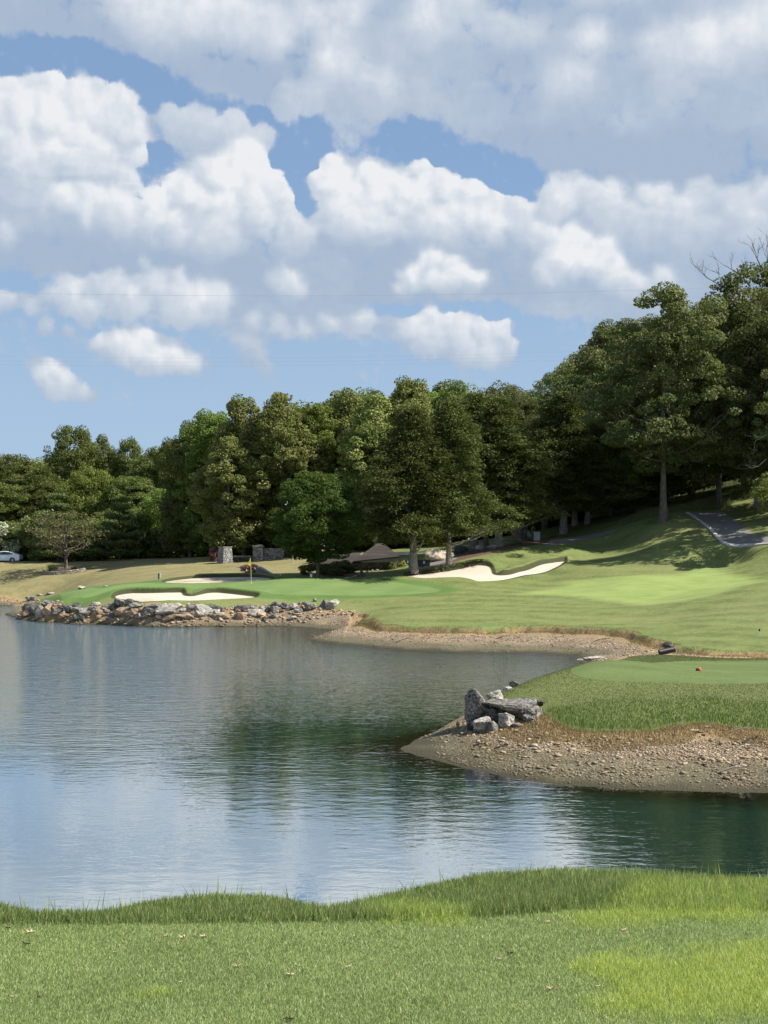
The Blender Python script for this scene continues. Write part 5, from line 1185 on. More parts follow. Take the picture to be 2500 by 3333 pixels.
# --- low building with tiled roofs
b0 = base(1160, 134); e = empty('low_building', b0, 'low dark walled building with brown tiled roofs behind the shade tree', 'building')
def rb_(u, v, D): return rel(b0, u, v, D)
def hip(name, eave, ridge, par, fascia=.14):
    """eave: four (x,y,z) corners front-left, front-right, back-right, back-left; ridge: two points"""
    V = list(eave)+list(ridge)+[(x, y, z-fascia) for x, y, z in eave]
    Fc = [(0, 1, 5, 4), (1, 2, 5), (2, 3, 4, 5), (3, 0, 4), (0, 6, 7, 1), (1, 7, 8, 2), (2, 8, 9, 3), (3, 9, 6, 0), (6, 9, 8, 7)]
    return mesh(name, V, Fc, SHING, par)
a = rb_(1006, 1835, 131.5); b = rb_(1172, 1832, 131.5); hip('roof', [a, b, (b[0], b[1]+5, b[2]), (a[0], a[1]+5, a[2])], [(a[0]+1.3, a[1]+2.5, a[2]+1.0), (b[0], b[1]+2.5, b[2]+1.0)], e)
a2 = rb_(1150, 1826, 131.0); b2 = rb_(1301, 1811, 131.0); hip('roof', [a2, b2, (b2[0], b2[1]+6, b2[2]), (a2[0], a2[1]+6, a2[2])], [(rb_(1228, 1768, 134)[0], 3.0-3+a2[1]+3, rb_(1228, 1768, 134)[2]), (rb_(1248, 1768, 134)[0], a2[1]+3, rb_(1248, 1768, 134)[2])], e)
wl = obj('wall', box(a[0]+.4, b[0]-.1, a[1]+.5, a[1]+4.6, -1.2, a[2]-.12), WOODD, e)
w2 = obj('wall', box(a2[0]+.35, b2[0]-1.0, a2[1]+.4, a2[1]+5.4, -1.2, min(a2[2], b2[2])-.17), MAS_B, e)
w3 = obj('wall', box(b2[0]-.99, b2[0]-.25, a2[1]+.5, a2[1]+5.2, -1.2, b2[2]-.15), GREYM, e)
obj('post', box(rb_(1081, 0, 131.6)[0]-.05, rb_(1081, 0, 131.6)[0]+.05, a[1]+.12, a[1]+.22, -1.2, a[2]-.145), GREYM, e)
# --- shrubs and beds
def plant(key, name, u, vt, D, label, wpx, cat='shrub', group=None): return stand(key, name, u, vt, D, label, cat, group, wpx)
plant('myrtle', 'flowering_shrub', 815, 1838, 129, 'pink flowering myrtle directly behind the yellow flag', 58)
plant('myrtle', 'flowering_shrub', 698, 1784, 153.5, 'pink topped myrtle left of the tapering stone pillar', 34)
for (u, vt, D, w_, lab) in [(1000, 1842, 126.5, 50, 'rounded green shrub at the left end of the shelter planting'), (1062, 1838, 127.5, 48, 'green shrub just right of the shade tree trunk'), (1110, 1830, 129, 70, 'tallest green shrub of the shelter planting'), (1098, 1852, 126, 55, 'low shrub at the front of the shelter planting'), (1140, 1840, 129, 40, 'dark shrub at the right end of the shelter planting')]:
    plant('shrubA' if w_ != 48 else 'shrubB', 'shrub', u, vt, D, lab, w_)
plant('gold', 'shrub', 1276, 1832, 131, 'golden yellow shrub by the right corner of the building', 22)
plant('gold', 'shrub', 1310, 1830, 133, 'golden yellow shrub beside the forked cedar trunk', 24)
plant('shrubB', 'shrub', 1292, 1828, 134.5, 'small green shrub between the two golden ones', 18)
def tuft(name, loc, h, rad, n, m, label, cat, seed, lean=.55, wid=.02):
    r = np.random.default_rng(seed); a = r.random(n)*6.283; rr = rad*.35*np.sqrt(r.random(n)); b0_ = np.c_[np.cos(a)*rr, np.sin(a)*rr, np.zeros(n)]
    hh = h*(.6+.4*r.random(n)); o_ = np.c_[np.cos(a), np.sin(a), np.zeros(n)]*(rad*(r.random(n)**.8))[:, None]; tip = b0_+o_+np.c_[np.zeros((n, 2)), hh*(1-lean*.3*r.random(n))]
    mid = b0_*.4+tip*.6+np.c_[-o_[:, :2]*.22, hh*.08]; sdv = unit(np.cross(o_+[0, 0, .01], [0, 0, 1.]))*wid
    V = np.stack([b0_-sdv*.4, mid+sdv, tip, mid-sdv], 1).reshape(-1, 3)
    o = link(name, quadmesh(name, V, m, r.random(n))); o.location = loc; return tag(o, label, cat)
BLUEG = leaf_mat('blue green grass', (0.10, 0.14, 0.07), (0.20, 0.24, 0.13), None, .2); DGRASS = leaf_mat('dark purple grass', (0.045, 0.035, 0.035), (0.12, 0.09, 0.08), None, .2)
xb = base(172, 158.5); tuft('ornamental_grass', xb, 1.25, .75, 900, BLUEG, 'blue green ornamental grass clump left in the stone edged bed', 'grass clump', 3)
xb = base(241, 158.5); tuft('ornamental_grass', xb, .75, .45, 500, DGRASS, 'dark small grass clump right of the ornamental tree', 'grass clump', 4)
# the stone edged bed
cb = base(216, 158.8); e = empty('planting_bed', cb, 'dark mulch bed held by stacked pale stones on the dry slope', 'planting bed')
rs = random.Random(9); st = []
for k in range(3):
    for i in range(26):
        th = math.pi*(1.04+.92*(i+(k % 2)*.5)/26); R0 = 2.35-.06*k
        V, Fc = rock_verts(rs.uniform(.26, .46), .30, rs.uniform(.10, .16), 700+k*40+i, 2, .9, 6); V = V@np.array(Matrix.Rotation(th+math.pi/2, 3, 'Z')).T
        x_ = R0*math.cos(th); y_ = R0*.55*math.sin(th)-.2; V = V+np.array([x_, y_, gz(cb[0]+x_, cb[1]+y_)-cb[2]+.05+k*.13]); st.append((V.tolist(), Fc))
obj('stone_edging', st, ST_PALE, e)
V = [(0, 0, .42)]; Fc = []
for k in range(32):
    th = 2*math.pi*k/32; x_ = 2.3*math.cos(th); y_ = 1.25*math.sin(th)-.15; V.append((x_, y_, max(.18, gz(cb[0]+x_, cb[1]+y_)-cb[2]+.12))); V.append((x_*1.02, y_*1.02, -1.2))
for k in range(32): j = (k+1) % 32; Fc += [(0, 1+2*k, 1+2*j), (1+2*k, 2+2*k, 2+2*j, 1+2*j)]
MULM = plain('dark bark mulch', (0.060, 0.040, 0.032), .95, .1, 0, .5, 14); mesh('mulch', V, Fc, MULM, e)
# pale stone edging of the mulch bed below the building
for i, (u, v) in enumerate([(1128,1884),(1137,1882),(1147,1879),(1156,1877),(1166,1872),(1177,1866),(1196,1862),(1212,1859),(1228,1857),(1248,1852),(1262,1850),(1298,1846),(1322,1842)]):
    h_ = ground_hit(u, v, 100, 160)
    if h_: rock('stone', h_, .34 if i != 5 else .55, .3, .16 if i != 5 else .4, 800+i, ST_PALE if i != 5 else ST_GREY, ('pale edging stone, number'.replace(', number', '')+' '+['at the left tip of the mulch bed','second from the left tip of the mulch bed','below the low front shrub','right of the low front shrub','beside the larger grey stone','','just right of the larger grey stone','under the dark building wall','further right under the dark wall','left of the first golden shrub','below the first golden shrub','between the two golden shrubs','right of the second golden shrub'][i] if i != 5 else 'larger grey stone in the edging of the mulch bed'), 'rock', 'edging stones of the building bed' if i != 5 else None, (0, 0, i), .8, 3, .2)
# --- flag
hf = ground_hit(818, 1901, 100, 130); e = empty('golf_flag', hf, 'yellow golf flag on its pole standing on the far green', 'golf flag')
obj('pole', tube_pts([(0, 0, -.1), (-.03, 0, 1.1), (-.08, 0, 2.22)], [.016, .015, .013], 8), plain('cream pole', (0.72, 0.66, 0.36), .5), e)
fv = []; ff = []
for i in range(7):
    f = i/6; 
    for k in range(3): fv.append((-.08-.30*f*(.75)-.02, .05*math.sin(f*5+k), 2.18-.55*f*.95-(k/2)*(.52*(1-f)) if True else 0))
for i in range(6):
    for k in range(2): a_ = i*3+k; ff.append((a_, a_+1, a_+4, a_+3))
fv = [(-.075, 0, 2.22), (-.075, 0, 1.56), (-.18, .05, 1.98), (-.17, -.03, 1.56), (-.29, 0, 1.78), (-.25, .03, 1.60), (-.33, .02, 1.66), (-.14, .04, 1.54)]
ff = [(0, 2, 1), (2, 3, 1), (2, 4, 3), (4, 5, 3), (4, 6, 5), (1, 3, 7)]
fo = mesh('flag', fv, ff, YEL, e); so_ = fo.modifiers.new('thick', 'SOLIDIFY'); so_.thickness = .006
hc = obj('hole_cup', lathe([(.054, .004), (.054, .03), (.050, .03), (.050, .004)], 16), WHITE, e)
# --- markers, boxes and signs
b = ground_hit(517, 1888, 100, 150); e = empty('ball_washer_post', b, 'dark post with two upright white panels left of the back bunker', 'course post')
obj('post', box(-.045, .045, -.045, .045, -.1, .62), BLACK, e); obj('panel', box(-.16, -.055, -.02, .02, .22, .62), WHITE, e, .008); obj('panel', box(.085, .17, -.02, .02, .22, .62), WHITE, e, .008); obj('bar', box(-.05, .084, -.03, .03, .36, .44), GREYM, e)
b = ground_hit(1013, 1879, 100, 150); e = empty('marker_box', b, 'small white marker box left of the shade tree trunk', 'marker'); obj('box', box(-.10, .10, -.08, .08, 0, .26), WHITE, e, .02); obj('lid', box(-.12, .12, -.10, .10, .262, .30), WHITE, e, .01)
b = ground_hit(910, 1876, 100, 150); e = empty('marker_stake', b, 'small dark and white stake right of the wing wall', 'marker'); obj('stake', box(-.03, .03, -.03, .03, 0, .24), BLACK, e); obj('plate', box(.032, .09, -.02, .02, .05, .22), WHITE, e)
b = ground_hit(2472, 2063, 60, 100); e = empty('marker_post', b, 'small black and white post on the mound at the right edge', 'marker'); obj('post', box(-.03, .03, -.03, .03, -.05, .14), WHITE, e); obj('cap', lathe([(.045, .142), (.05, .2), (.03, .28)], 10), BLACK, e)
b = ground_hit(2276, 2184, 40, 62); e = empty('tee_marker', b, 'small red and dark tee marker on the near tee', 'tee marker'); V, Fc = rock_verts(.15, .14, .13, 31, 3, .2, 5); mesh('block', V+[0, 0, .06], Fc, REDP, e); V, Fc = rock_verts(.07, .07, .09, 32, 2, .2, 5); mesh('side_block', V+[-.09, -.01, .045], Fc, BLACK, e)
# drain pipe
b = ground_hit(2172, 2134, 60, 90); L = []; seg = 18
prof = [(.135+(.012 if i % 2 else 0), i*.80/30) for i in range(31)]
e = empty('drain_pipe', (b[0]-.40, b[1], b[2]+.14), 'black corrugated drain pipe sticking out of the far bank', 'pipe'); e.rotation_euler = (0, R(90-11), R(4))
obj('pipe', lathe(prof, seg), BLACK, e, smooth=False); obj('opening_shade', lathe([(.11, -.004), (.11, -.012)], seg), plain('pipe inside', (0.004, 0.004, 0.004), .9), e)  # near-black disc on the closed end paints the shade of the hollow
rock('stone', (b[0]+.15, b[1]+.7, b[2]+.35), .5, .4, .35, 41, ST_DARK, 'dark stump of rock in dead grass above the drain pipe', 'rock')
# utility boxes
def ubox(u0, u1, vt, vb, D, m, name, label, labels=()):
    hg = ground_hit((u0+u1)/2, vb, 100, 170)
    if hg: D = hg[1]+.2
    x0, x1 = (u0-1250)*D/F, (u1-1250)*D/F; zt = CAMH-(vt-VH)*D/F; xm = (x0+x1)/2; g_ = min(gz(xm, D), CAMH-(vb-VH)*D/F)
    e = empty(name, (xm, D, g_), label, 'utility box'); w_ = (x1-x0)/2; h_ = zt-g_
    obj('cabinet', box(-w_, w_, 0, w_*1.1+.3, -.1, h_-.06), m, e, .02); obj('lid', box(-w_-.03, w_+.03, -.03, w_*1.1+.33, h_-.057, h_), m, e, .015)
    for (a_, b_, c_, d_) in labels: obj('plate', box(-w_+a_*2*w_, -w_+b_*2*w_, -.014, -.003, c_*h_, d_*h_), WHITE, e)
    return e
ubox(1312, 1341, 1820, 1842, 147, GREENB, 'utility_box', 'green utility box with white plates left of the forked cedar trunk', [(.02, .22, .45, .9), (.45, .6, .45, .8)])
ubox(1352, 1400, 1822, 1846, 146, GREENB, 'utility_box', 'long green utility box right of the forked cedar trunk', [(.52, .66, .45, .85)])
ubox(1424, 1456, 1805, 1822, 148, GREYM, 'utility_box', 'dark grey utility box by the pale rock pile')
cbx = ubox(1738, 1758, 1731, 1760, 148, plain('light grey steel', (0.50, 0.51, 0.53), .5), 'utility_box', 'upright light grey cabinet on the mulch beside the cart path')
# rock pile, dark boulder
def rock_at(u, vt, vb, w_, D, m, label, seed, dpt=1.0, name='boulder', grp=None):
    hg = ground_hit(u, vb, 100, 170)
    if hg: D = hg[1]+.2
    s_ = D/F; x = (u-1250)*s_; zb_ = CAMH-(vb-VH)*s_; zt = CAMH-(vt-VH)*s_; g_ = min(zb_, gz(x, D))
    return rock(name, (x, D, g_-.05), w_*s_, w_*s_*dpt, (zt-g_)*1.1, seed, m, label, 'rock', grp, (0, 0, 0), .6, 4, .06)
rock_at(1500, 1775, 1803, 46, 144.5, ST_DARK, 'big dark boulder between the cedar trunks behind the bunker', 901, .8)
rock_at(1430, 1787, 1826, 100, 149.5, stone_mat('pinkish cut rock', (0.50, 0.40, 0.30), (0.30, 0.23, 0.17), (0.62, 0.54, 0.43), .8, .2), 'broad pinkish rock face behind the grey utility box', 902, .4)
rock_at(1532, 1773, 1797, 36, 147, ST_PALE, 'pale boulder right behind the big dark one', 903)
rock_at(1560, 1772, 1794, 30, 148, ST_PALE, 'pale boulder seen between two cedar trunks', 904)
rock_at(1600, 1771, 1788, 34, 149, ST_PALE, 'flat pale boulder right of the cedar trunk group', 905)
for i, (u, v) in enumerate([(1706,1752),(1716,1750),(1727,1746),(1695,1758)]):
    rock_at(u, v-7, v+3, 12, 146.5, ST_PALE, 'small white stone at the tall stone pillar, '+['second from left','third from left','nearest the grey cabinet','furthest left'][i], 910+i, 1, 'stone', 'white stones at the tall pillar')
lo = obj('concrete_kerb', box(-3.6, 3.4, 0, .25, -.4, .16), CONC); hk = ground_hit(1385, 1800, 100, 170) or base(1385, 158); lo.location = (hk[0], hk[1]+.3, gz(hk[0], hk[1])+.06); lo.rotation_euler = (0, R(-1.5), 0); tag(lo, 'long pale concrete kerb behind the utility boxes', 'kerb')
# signs in the wood
def sign(u, vt, vb, w_, D, m, label, shape='board'):
    x, y, g_ = base(u, D); zt = CAMH-(vt-VH)*D/F; zb_ = CAMH-(vb-VH)*D/F; e = empty('sign', (x, y, min(g_, zb_-.3)), label, 'sign'); g0 = e.location.z; w2_ = w_*D/F/2
    obj('post', box(-.03, .03, 0, .05, -.1, zb_-g0+.1), WOODD, e)
    if shape == 'ring':
        pts = [(w2_*.9*math.cos(t_), -.03, (zt+zb_)/2-g0+(zt-zb_)/2*math.sin(t_)) for t_ in np.linspace(0, 6.283, 25)]
        obj('ring', tube_pts(pts, [.035]*25, 6), m, e); obj('emblem', tube_pts([(w2_*.55*math.cos(t_), -.03, (zt+zb_)/2-g0+.2*math.sin(t_*1.0)) for t_ in np.linspace(.8, 5.4, 14)], [.04]*14, 6), m, e)
    else: obj('board', box(-w2_, w2_, -.03, -.002, zb_-g0, zt-g0), m, e, .02)
sign(1735, 1714, 1733, 12, 149, GOLD, 'gold ring shaped emblem sign above the light grey cabinet', 'ring')
sign(1720, 1728, 1744, 9, 147.5, plain('dull grey board', (0.24, 0.25, 0.23), .6), 'small grey board sign between pillar and cabinet')
sign(1670, 1735, 1748, 7, 149, REDP, 'small red sign left of the tall stone pillar')
b = base(2113, 166); zt = CAMH-(1638-VH)*166/F; e = empty('storage_box', (b[0], 166, zt-.62), 'low white box glimpsed between the trunks on the hill', 'box'); obj('body', box(-.34, .34, 0, .5, -1.5, .44), GREYM, e); obj('lid', extrude([(-.42, .443), (.42, .443), (.33, .62), (-.33, .62)], -.05, .55), WHITE, e)
# --- lamps
def lamp(u, v, D, dirx, label):
    x = (u-1250)*D/F; zt = CAMH-(v-VH)*D/F; g_ = gz(x, D); e = empty('street_lamp', (x+dirx*1.0, D, g_), label, 'street lamp'); H_ = zt-g_
    obj('pole', tube_pts([(0, 0, -.2), (0, 0, H_*.5), (0, 0, H_-.2)], [.07, .06, .045], 8), GREYM, e)
    pts = [(0, 0, H_-.2)]+[(-dirx*(.5-.5*math.cos(t_)), 0, H_+.35+.45*math.sin(t_)) for t_ in np.linspace(0, math.pi, 9)]+[(-dirx, 0, H_+.25)]
    obj('arm', tube_pts(pts, [.028]*len(pts), 6), WHITE, e)
    obj('shade', lathe([(.05, .30), (.09, .22), (.12, .12), (.26, .03), (.29, -.02), (.27, -.02), (.10, .08)], 20), WHITE, e, smooth=True, loc=(-dirx, 0, H_))
lamp(935, 1643, 144, .55, 'white gooseneck lamp in front of the dark trees left of the shade tree')
lamp(978, 1650, 150, -.4, 'second white lamp half hidden in the shade tree leaves')
# --- kerb beside the cart path
kp = []
for (u, v) in [(2236,1671),(2252,1679),(2268,1690),(2290,1705),(2308,1718),(2324,1735),(2338,1752),(2352,1766),(2372,1776),(2395,1779),(2430,1778),(2470,1774),(2520,1771)]:
    h_ = ground_hit(u, v, 90, 200); 
    if h_: kp.append(Vector(h_))
V = []; Fc = []
for i, p in enumerate(kp):
    t_ = (kp[min(len(kp)-1, i+1)]-kp[max(0, i-1)]); n_v = Vector((-t_.y, t_.x, 0)).normalized()*.16
    for a_, z_ in ((-1, -.2), (-1, .13), (1, .13), (1, -.2)): q_ = p+n_v*a_; V.append((q_.x, q_.y, gz(q_.x, q_.y)+z_))
for i in range(len(kp)-1):
    for k in range(3): Fc.append((i*4+k, i*4+k+1, i*4+4+k+1, i*4+4+k))
tag(mesh('path_kerb', V, Fc, CONC), 'pale curved kerb along the cart path on the right hill', 'kerb')
# --- power lines
LINE = plain('power cable', (0.30, 0.33, 0.37), .6)
def cable(pts, D, label, rad=.035):
    P_ = [P(u, v, D) for u, v in pts]; n = 40; xs = np.linspace(P_[0][0], P_[-1][0], n); zs = np.interp(xs, [p[0] for p in P_], [p[2] for p in P_])
    co = np.polyfit([p[0] for p in P_], [p[2] for p in P_], 2); zs = np.polyval(co, xs)
    o = obj('power_line', tube_pts([(x, D, z) for x, z in zip(xs, zs)], [rad]*n, 5), LINE); tag(o, label, 'power line')
cable([(-300,945),(0,952),(800,961),(1300,962),(1800,953),(2150,942),(2800,915)], 420, 'highest thin power line crossing the whole sky', .03)
cable([(-300,1152),(650,1168),(1300,1158),(1700,1148),(2200,1132)], 430, 'upper of three low power lines in front of the small clouds', .018)
cable([(-300,1168),(650,1180),(1300,1172),(1700,1160),(2200,1146)], 431, 'middle of three low power lines in front of the small clouds', .018)
cable([(-300,1180),(650,1192),(1300,1186),(1700,1174),(2200,1160)], 432, 'lowest of three low power lines in front of the small clouds', .018)
# --- white sedan, rear end in the frame
D = 172.5; xr = (63-1250)*D/F; g_ = CAMH-(1831-VH)*D/F; e = empty('parked_car', (xr-2.3, D, g_), 'white sedan at the left edge, only its rear half in the picture', 'car')
LOW = [(-2.30,.42),(-2.33,.62),(-2.22,.80),(-1.75,.92),(-1.05,1.00),(-.35,1.36),(.25,1.45),(.85,1.41),(1.45,1.24),(1.95,1.06),(2.24,1.02),(2.32,.82),(2.34,.50),(2.26,.26),(1.82,.22)]
def arc(cx_, r_=.36, n=9): return [(cx_+r_*math.cos(t_), .33+r_*math.sin(t_)) for t_ in np.linspace(-.25, math.pi+.25, n)]
outline = LOW+arc(1.42)+arc(-1.40)+[(-1.95,.24),(-2.2,.28)]
prof = [(x, z) for x, z in outline]
n = len(prof); V = []; ys = [0, .10, .5, 1.3, 1.7, 1.8]
def inset(x, z, k): f = max(0, (z-.95)/.5); return (x*(1-.02*k), .9+(-.9+0)*1)
for yy in ys:
    for x, z in prof:
        f = np.clip((z-.92)/.5, 0, 1); ed = .12 if yy in (0, 1.8) else 0
        yc = .9+(yy-.9)*(1-.20*f); V.append((x*(1-ed*.15), yc, z-(ed*.25 if z > .5 else -ed*.1)))
Fc = [tuple(range(n)), tuple(range((len(ys)-1)*n+n-1, (len(ys)-1)*n-1, -1))]
for j in range(len(ys)-1):
    for i in range(n): Fc.append((j*n+i, (j+1)*n+i, (j+1)*n+(i+1) % n, j*n+(i+1) % n))
bo = mesh('body', V, Fc, CARW, e)
win = [(-.98,1.00),(-.34,1.30),(.24,1.38),(.80,1.34),(1.25,1.20),(1.48,1.06),(.9,1.00)]
def side(yv): return [(x, .9+(yv-.9)*(1-.20*np.clip((z-.92)/.5, 0, 1)), z) for x, z in win]
for y0, sgn in ((0.0, -1), (1.8, 1)):
    s_ = [(x, y+sgn*(.012), z) for x, y, z in side(y0)]; s2 = [(x, y-sgn*.03, z) for x, y, z in side(y0)]
    mesh('side_window', s_+s2, [tuple(range(7)), tuple(range(13, 6, -1))]+[(i, i+7, (i+1) % 7+7, (i+1) % 7) for i in range(7)], GLASS, e)
obj('window_pillar', box(.28, .36, .055, .075, 1.0, 1.37), BLACK, e, rot=(0, 0, 0))
RIM = plain('alloy rim', (0.55, 0.56, 0.58), .3, .5, .8)
for cx_ in (1.42, -1.40):
    for yv in (.10, 1.70):
        wh = empty('wheel', (cx_, yv, .33)); wh.parent = e
        obj('tyre', lathe([(.20, -.10), (.30, -.11), (.33, -.08), (.33, .08), (.30, .11), (.20, .10)], 28, 'y'), BLACK, wh, smooth=False)
        sp = [lathe([(.20, -.115), (.20, .115)], 24, 'y')] if False else []
        rim = []
        for k in range(5):
            a_ = k*2*math.pi/5; c_, s_ = math.cos(a_), math.sin(a_); bx_ = box(.03, .20, -.125 if yv < 1 else .105, -.105 if yv < 1 else .125, -.03, .03)
            rim.append(([(x*c_-z*s_, y, x*s_+z*c_) for x, y, z in bx_[0]], bx_[1]))
        obj('rim', rim+[lathe([(.05, -.13), (.05, .13)], 12, 'y')], RIM, wh)
obj('tail_light', [box(2.16, 2.33, .12, .42, .84, .97)], REDP, e, .02); obj('tail_light', [box(2.16, 2.33, 1.38, 1.68, .84, .97)], REDP, e, .02)
obj('door_handle', box(.10, .28, -.02, .0, .86, .90), CARW, e); obj('bumper_trim', box(1.9, 2.345, .2, 1.6, .24, .36), BLACK, e, .02)
# --- road the car stands on
x0 = (-500-1250)*172/F
V = []; Fc = []; xs = np.linspace(-80, -16, 40)
for x in xs:
    for yv in (170.3, 178.5): V.append((x, yv, g_-.02 if True else 0))
for i in range(39): Fc.append((2*i, 2*i+2, 2*i+3, 2*i+1))
ro = mesh('road', V, Fc, plain('old asphalt', (0.10, 0.10, 0.10), .9, .1, 0, .2, 1)); ro['kind'] = 'structure'
# ------------------------------------------------------------------ grass
def blade_mat(name, c0, c1, c2, straw, trans=.35):
    def b(t):
        ti = t.attr('tint'); br = t.attr('bright'); p = t.pos(); n = t.ss(t.noise(p, 1.6, 4, .65), .35, .65)
        c = t.mix(t.m('ADD', t.m('MULTIPLY', ti, .75), t.m('MULTIPLY', n, .25)), c0, c1); c = t.mix(br, c, c2)
        c = t.mix(t.ss(ti, .945, .955), c, straw)
        a = princ(t, c, .5, .3); tr = t.new('ShaderNodeBsdfTranslucent'); t.l.new(c, tr.inputs[0]); mx = t.new('ShaderNodeMixShader'); mx.inputs[0].default_value = trans
        t.l.new(a, mx.inputs[1]); t.l.new(tr.outputs[0], mx.inputs[2]); return mx.outputs[0]
    return mat(name, b)
def blades(name, x, y, z, h, wd, m, label, seed, lean=.5, bright=None, bias=(0, 0), kind='stuff', cat='grass'):
    r = np.random.default_rng(seed); n = len(x); h = h*(.65+.7*r.random(n)); a = r.random(n)*6.283; l_ = lean*r.random(n)**.8
    dr = np.c_[np.cos(a)*l_+bias[0], np.sin(a)*l_+bias[1]]; b = np.c_[x, y, z-h*.05]
    tip = b+np.c_[dr*h[:, None], h*np.sqrt(np.clip(1-(dr**2).sum(1)*.6, .2, 1))]; mid = b+(tip-b)*.45+np.c_[-dr*h[:, None]*.14, h*.06]
    sa = r.random(n)*6.283; sd_ = np.c_[np.cos(sa), np.sin(sa)*.5, np.zeros(n)]*(wd*(.7+.6*r.random(n)))[:, None]
    V = np.stack([b-sd_*.3, mid+sd_*.5, tip, mid-sd_*.5], 1).reshape(-1, 3)
    me = quadmesh(name, V, m, r.random(n)); at = me.attributes.new('bright', 'FLOAT', 'POINT')
    at.data.foreach_set('value', np.repeat(np.zeros(n) if bright is None else bright, 4).astype(np.float32))
    return tag(link(name, me), label, cat, None, kind)
def near_xy(u, v): D = F*1.6/(v-VH); return ((u-1250)*D/F, D)
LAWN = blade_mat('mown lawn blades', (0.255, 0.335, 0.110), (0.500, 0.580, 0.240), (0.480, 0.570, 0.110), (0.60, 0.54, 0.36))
TALL = blade_mat('long bank grass', (0.130, 0.190, 0.050), (0.330, 0.400, 0.140), (0.430, 0.520, 0.130), (0.45, 0.40, 0.20))
rg = np.random.default_rng(77); n = 940000
y = rg.uniform(4.35, 7.2, n); x = rg.uniform(-.41, .41, n)*y; zz, yl = near_h(x, y)
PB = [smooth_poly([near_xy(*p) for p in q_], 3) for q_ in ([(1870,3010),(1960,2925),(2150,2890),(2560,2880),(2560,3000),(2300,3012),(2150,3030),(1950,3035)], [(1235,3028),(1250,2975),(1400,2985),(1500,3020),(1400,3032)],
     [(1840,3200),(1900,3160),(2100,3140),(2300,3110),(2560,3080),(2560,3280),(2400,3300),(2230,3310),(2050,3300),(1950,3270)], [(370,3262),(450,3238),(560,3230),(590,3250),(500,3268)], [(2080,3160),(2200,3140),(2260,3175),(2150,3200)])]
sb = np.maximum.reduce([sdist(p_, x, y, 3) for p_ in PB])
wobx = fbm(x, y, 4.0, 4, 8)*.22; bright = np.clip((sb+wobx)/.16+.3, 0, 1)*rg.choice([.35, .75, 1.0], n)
toedge = yl-y; tb = yl-(5.80+.05*fbm(x, y, 1.2, 2, 4)*2+.14*np.clip((x/y-.02)/.1, 0, 1))
band_ = np.clip((tb-toedge)/.08, 0, 1)
k = toedge > -.25
low = k & (band_ < .98)
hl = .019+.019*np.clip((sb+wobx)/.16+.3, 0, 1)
sel = low & (rg.random(n) < .86)
blades('lawn_grass', x[sel], y[sel], zz[sel], hl[sel], .0034, LAWN, 'short mown lawn grass in the foreground', 5, .75, bright[sel], (.12, 0))
n2_ = 400000; y2 = rg.uniform(5.2, 7.3, n2_); x2 = rg.uniform(-.41, .41, n2_)*y2; z2, yl2 = near_h(x2, y2); te = yl2-y2
tb2 = yl2-(5.80+.05*fbm(x2, y2, 1.2, 2, 4)*2+.14*np.clip((x2/y2-.02)/.1, 0, 1))
sel = (te > -.35) & (rg.random(n2_) < np.clip((tb2-te)/.08, 0, 1)*.95)
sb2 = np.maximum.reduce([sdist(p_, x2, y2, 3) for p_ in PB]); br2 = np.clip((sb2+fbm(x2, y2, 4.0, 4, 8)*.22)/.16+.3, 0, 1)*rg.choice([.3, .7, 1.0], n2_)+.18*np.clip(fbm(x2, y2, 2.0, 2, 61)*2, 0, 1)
hb = .052+.03*fbm(x2, y2, 2.2, 2, 66)+.012*rg.random(n2_)**4
blades('bank_grass', x2[sel], y2[sel], z2[sel], hb[sel], .0044, TALL, 'long ragged grass along the top of the near bank', 6, .5, br2[sel], (.06, 0))
ns = 260; xs_ = rg.uniform(-.33, .33, ns); yl3 = np.interp(xs_, lipx, lipd)-rg.uniform(-.1, .12, ns); xs_ = xs_*yl3; z3, _ = near_h(xs_, yl3)
blades('seed_stalks', xs_, yl3, z3, .11*np.ones(ns), .004, TALL, 'scattered taller grass stalks standing out of the near bank', 7, .55, np.ones(ns)*.6)
# fallen leaves and clippings on the lawn
LEAF = plain('dry pale leaf', (0.46, 0.36, 0.24), .8, .15, 0, .2, 30); LEAFD = plain('dark fallen leaf', (0.035, 0.024, 0.018), .8, .15, 0, .2, 30)
def dry_leaf(u, v, size, m, label, seed):
    r = random.Random(seed); D = F*1.585/(v-VH); x_ = (u-1250)*D/F; n = 14; V = [(0, 0, .2*size)]; 
    for i in range(n):
        a_ = 2*math.pi*i/n; rr_ = size*.75*(.55+.45*(i % 2))*(1+.25*r.random())*(.6+.4*abs(math.cos(a_))); V.append((rr_*math.cos(a_), rr_*.7*math.sin(a_), size*(.15+.5*r.random()*(i % 2))))
    Fc = [(0, 1+i, 1+(i+1) % n) for i in range(n)]; o = mesh('fallen_leaf', V, Fc, m); o.location = (x_, D, float(near_h(np.array([x_]), np.array([D]))[0][0])+.016)
    s_ = o.modifiers.new('thick', 'SOLIDIFY'); s_.thickness = .0012; tag(o, label, 'leaf'); return o
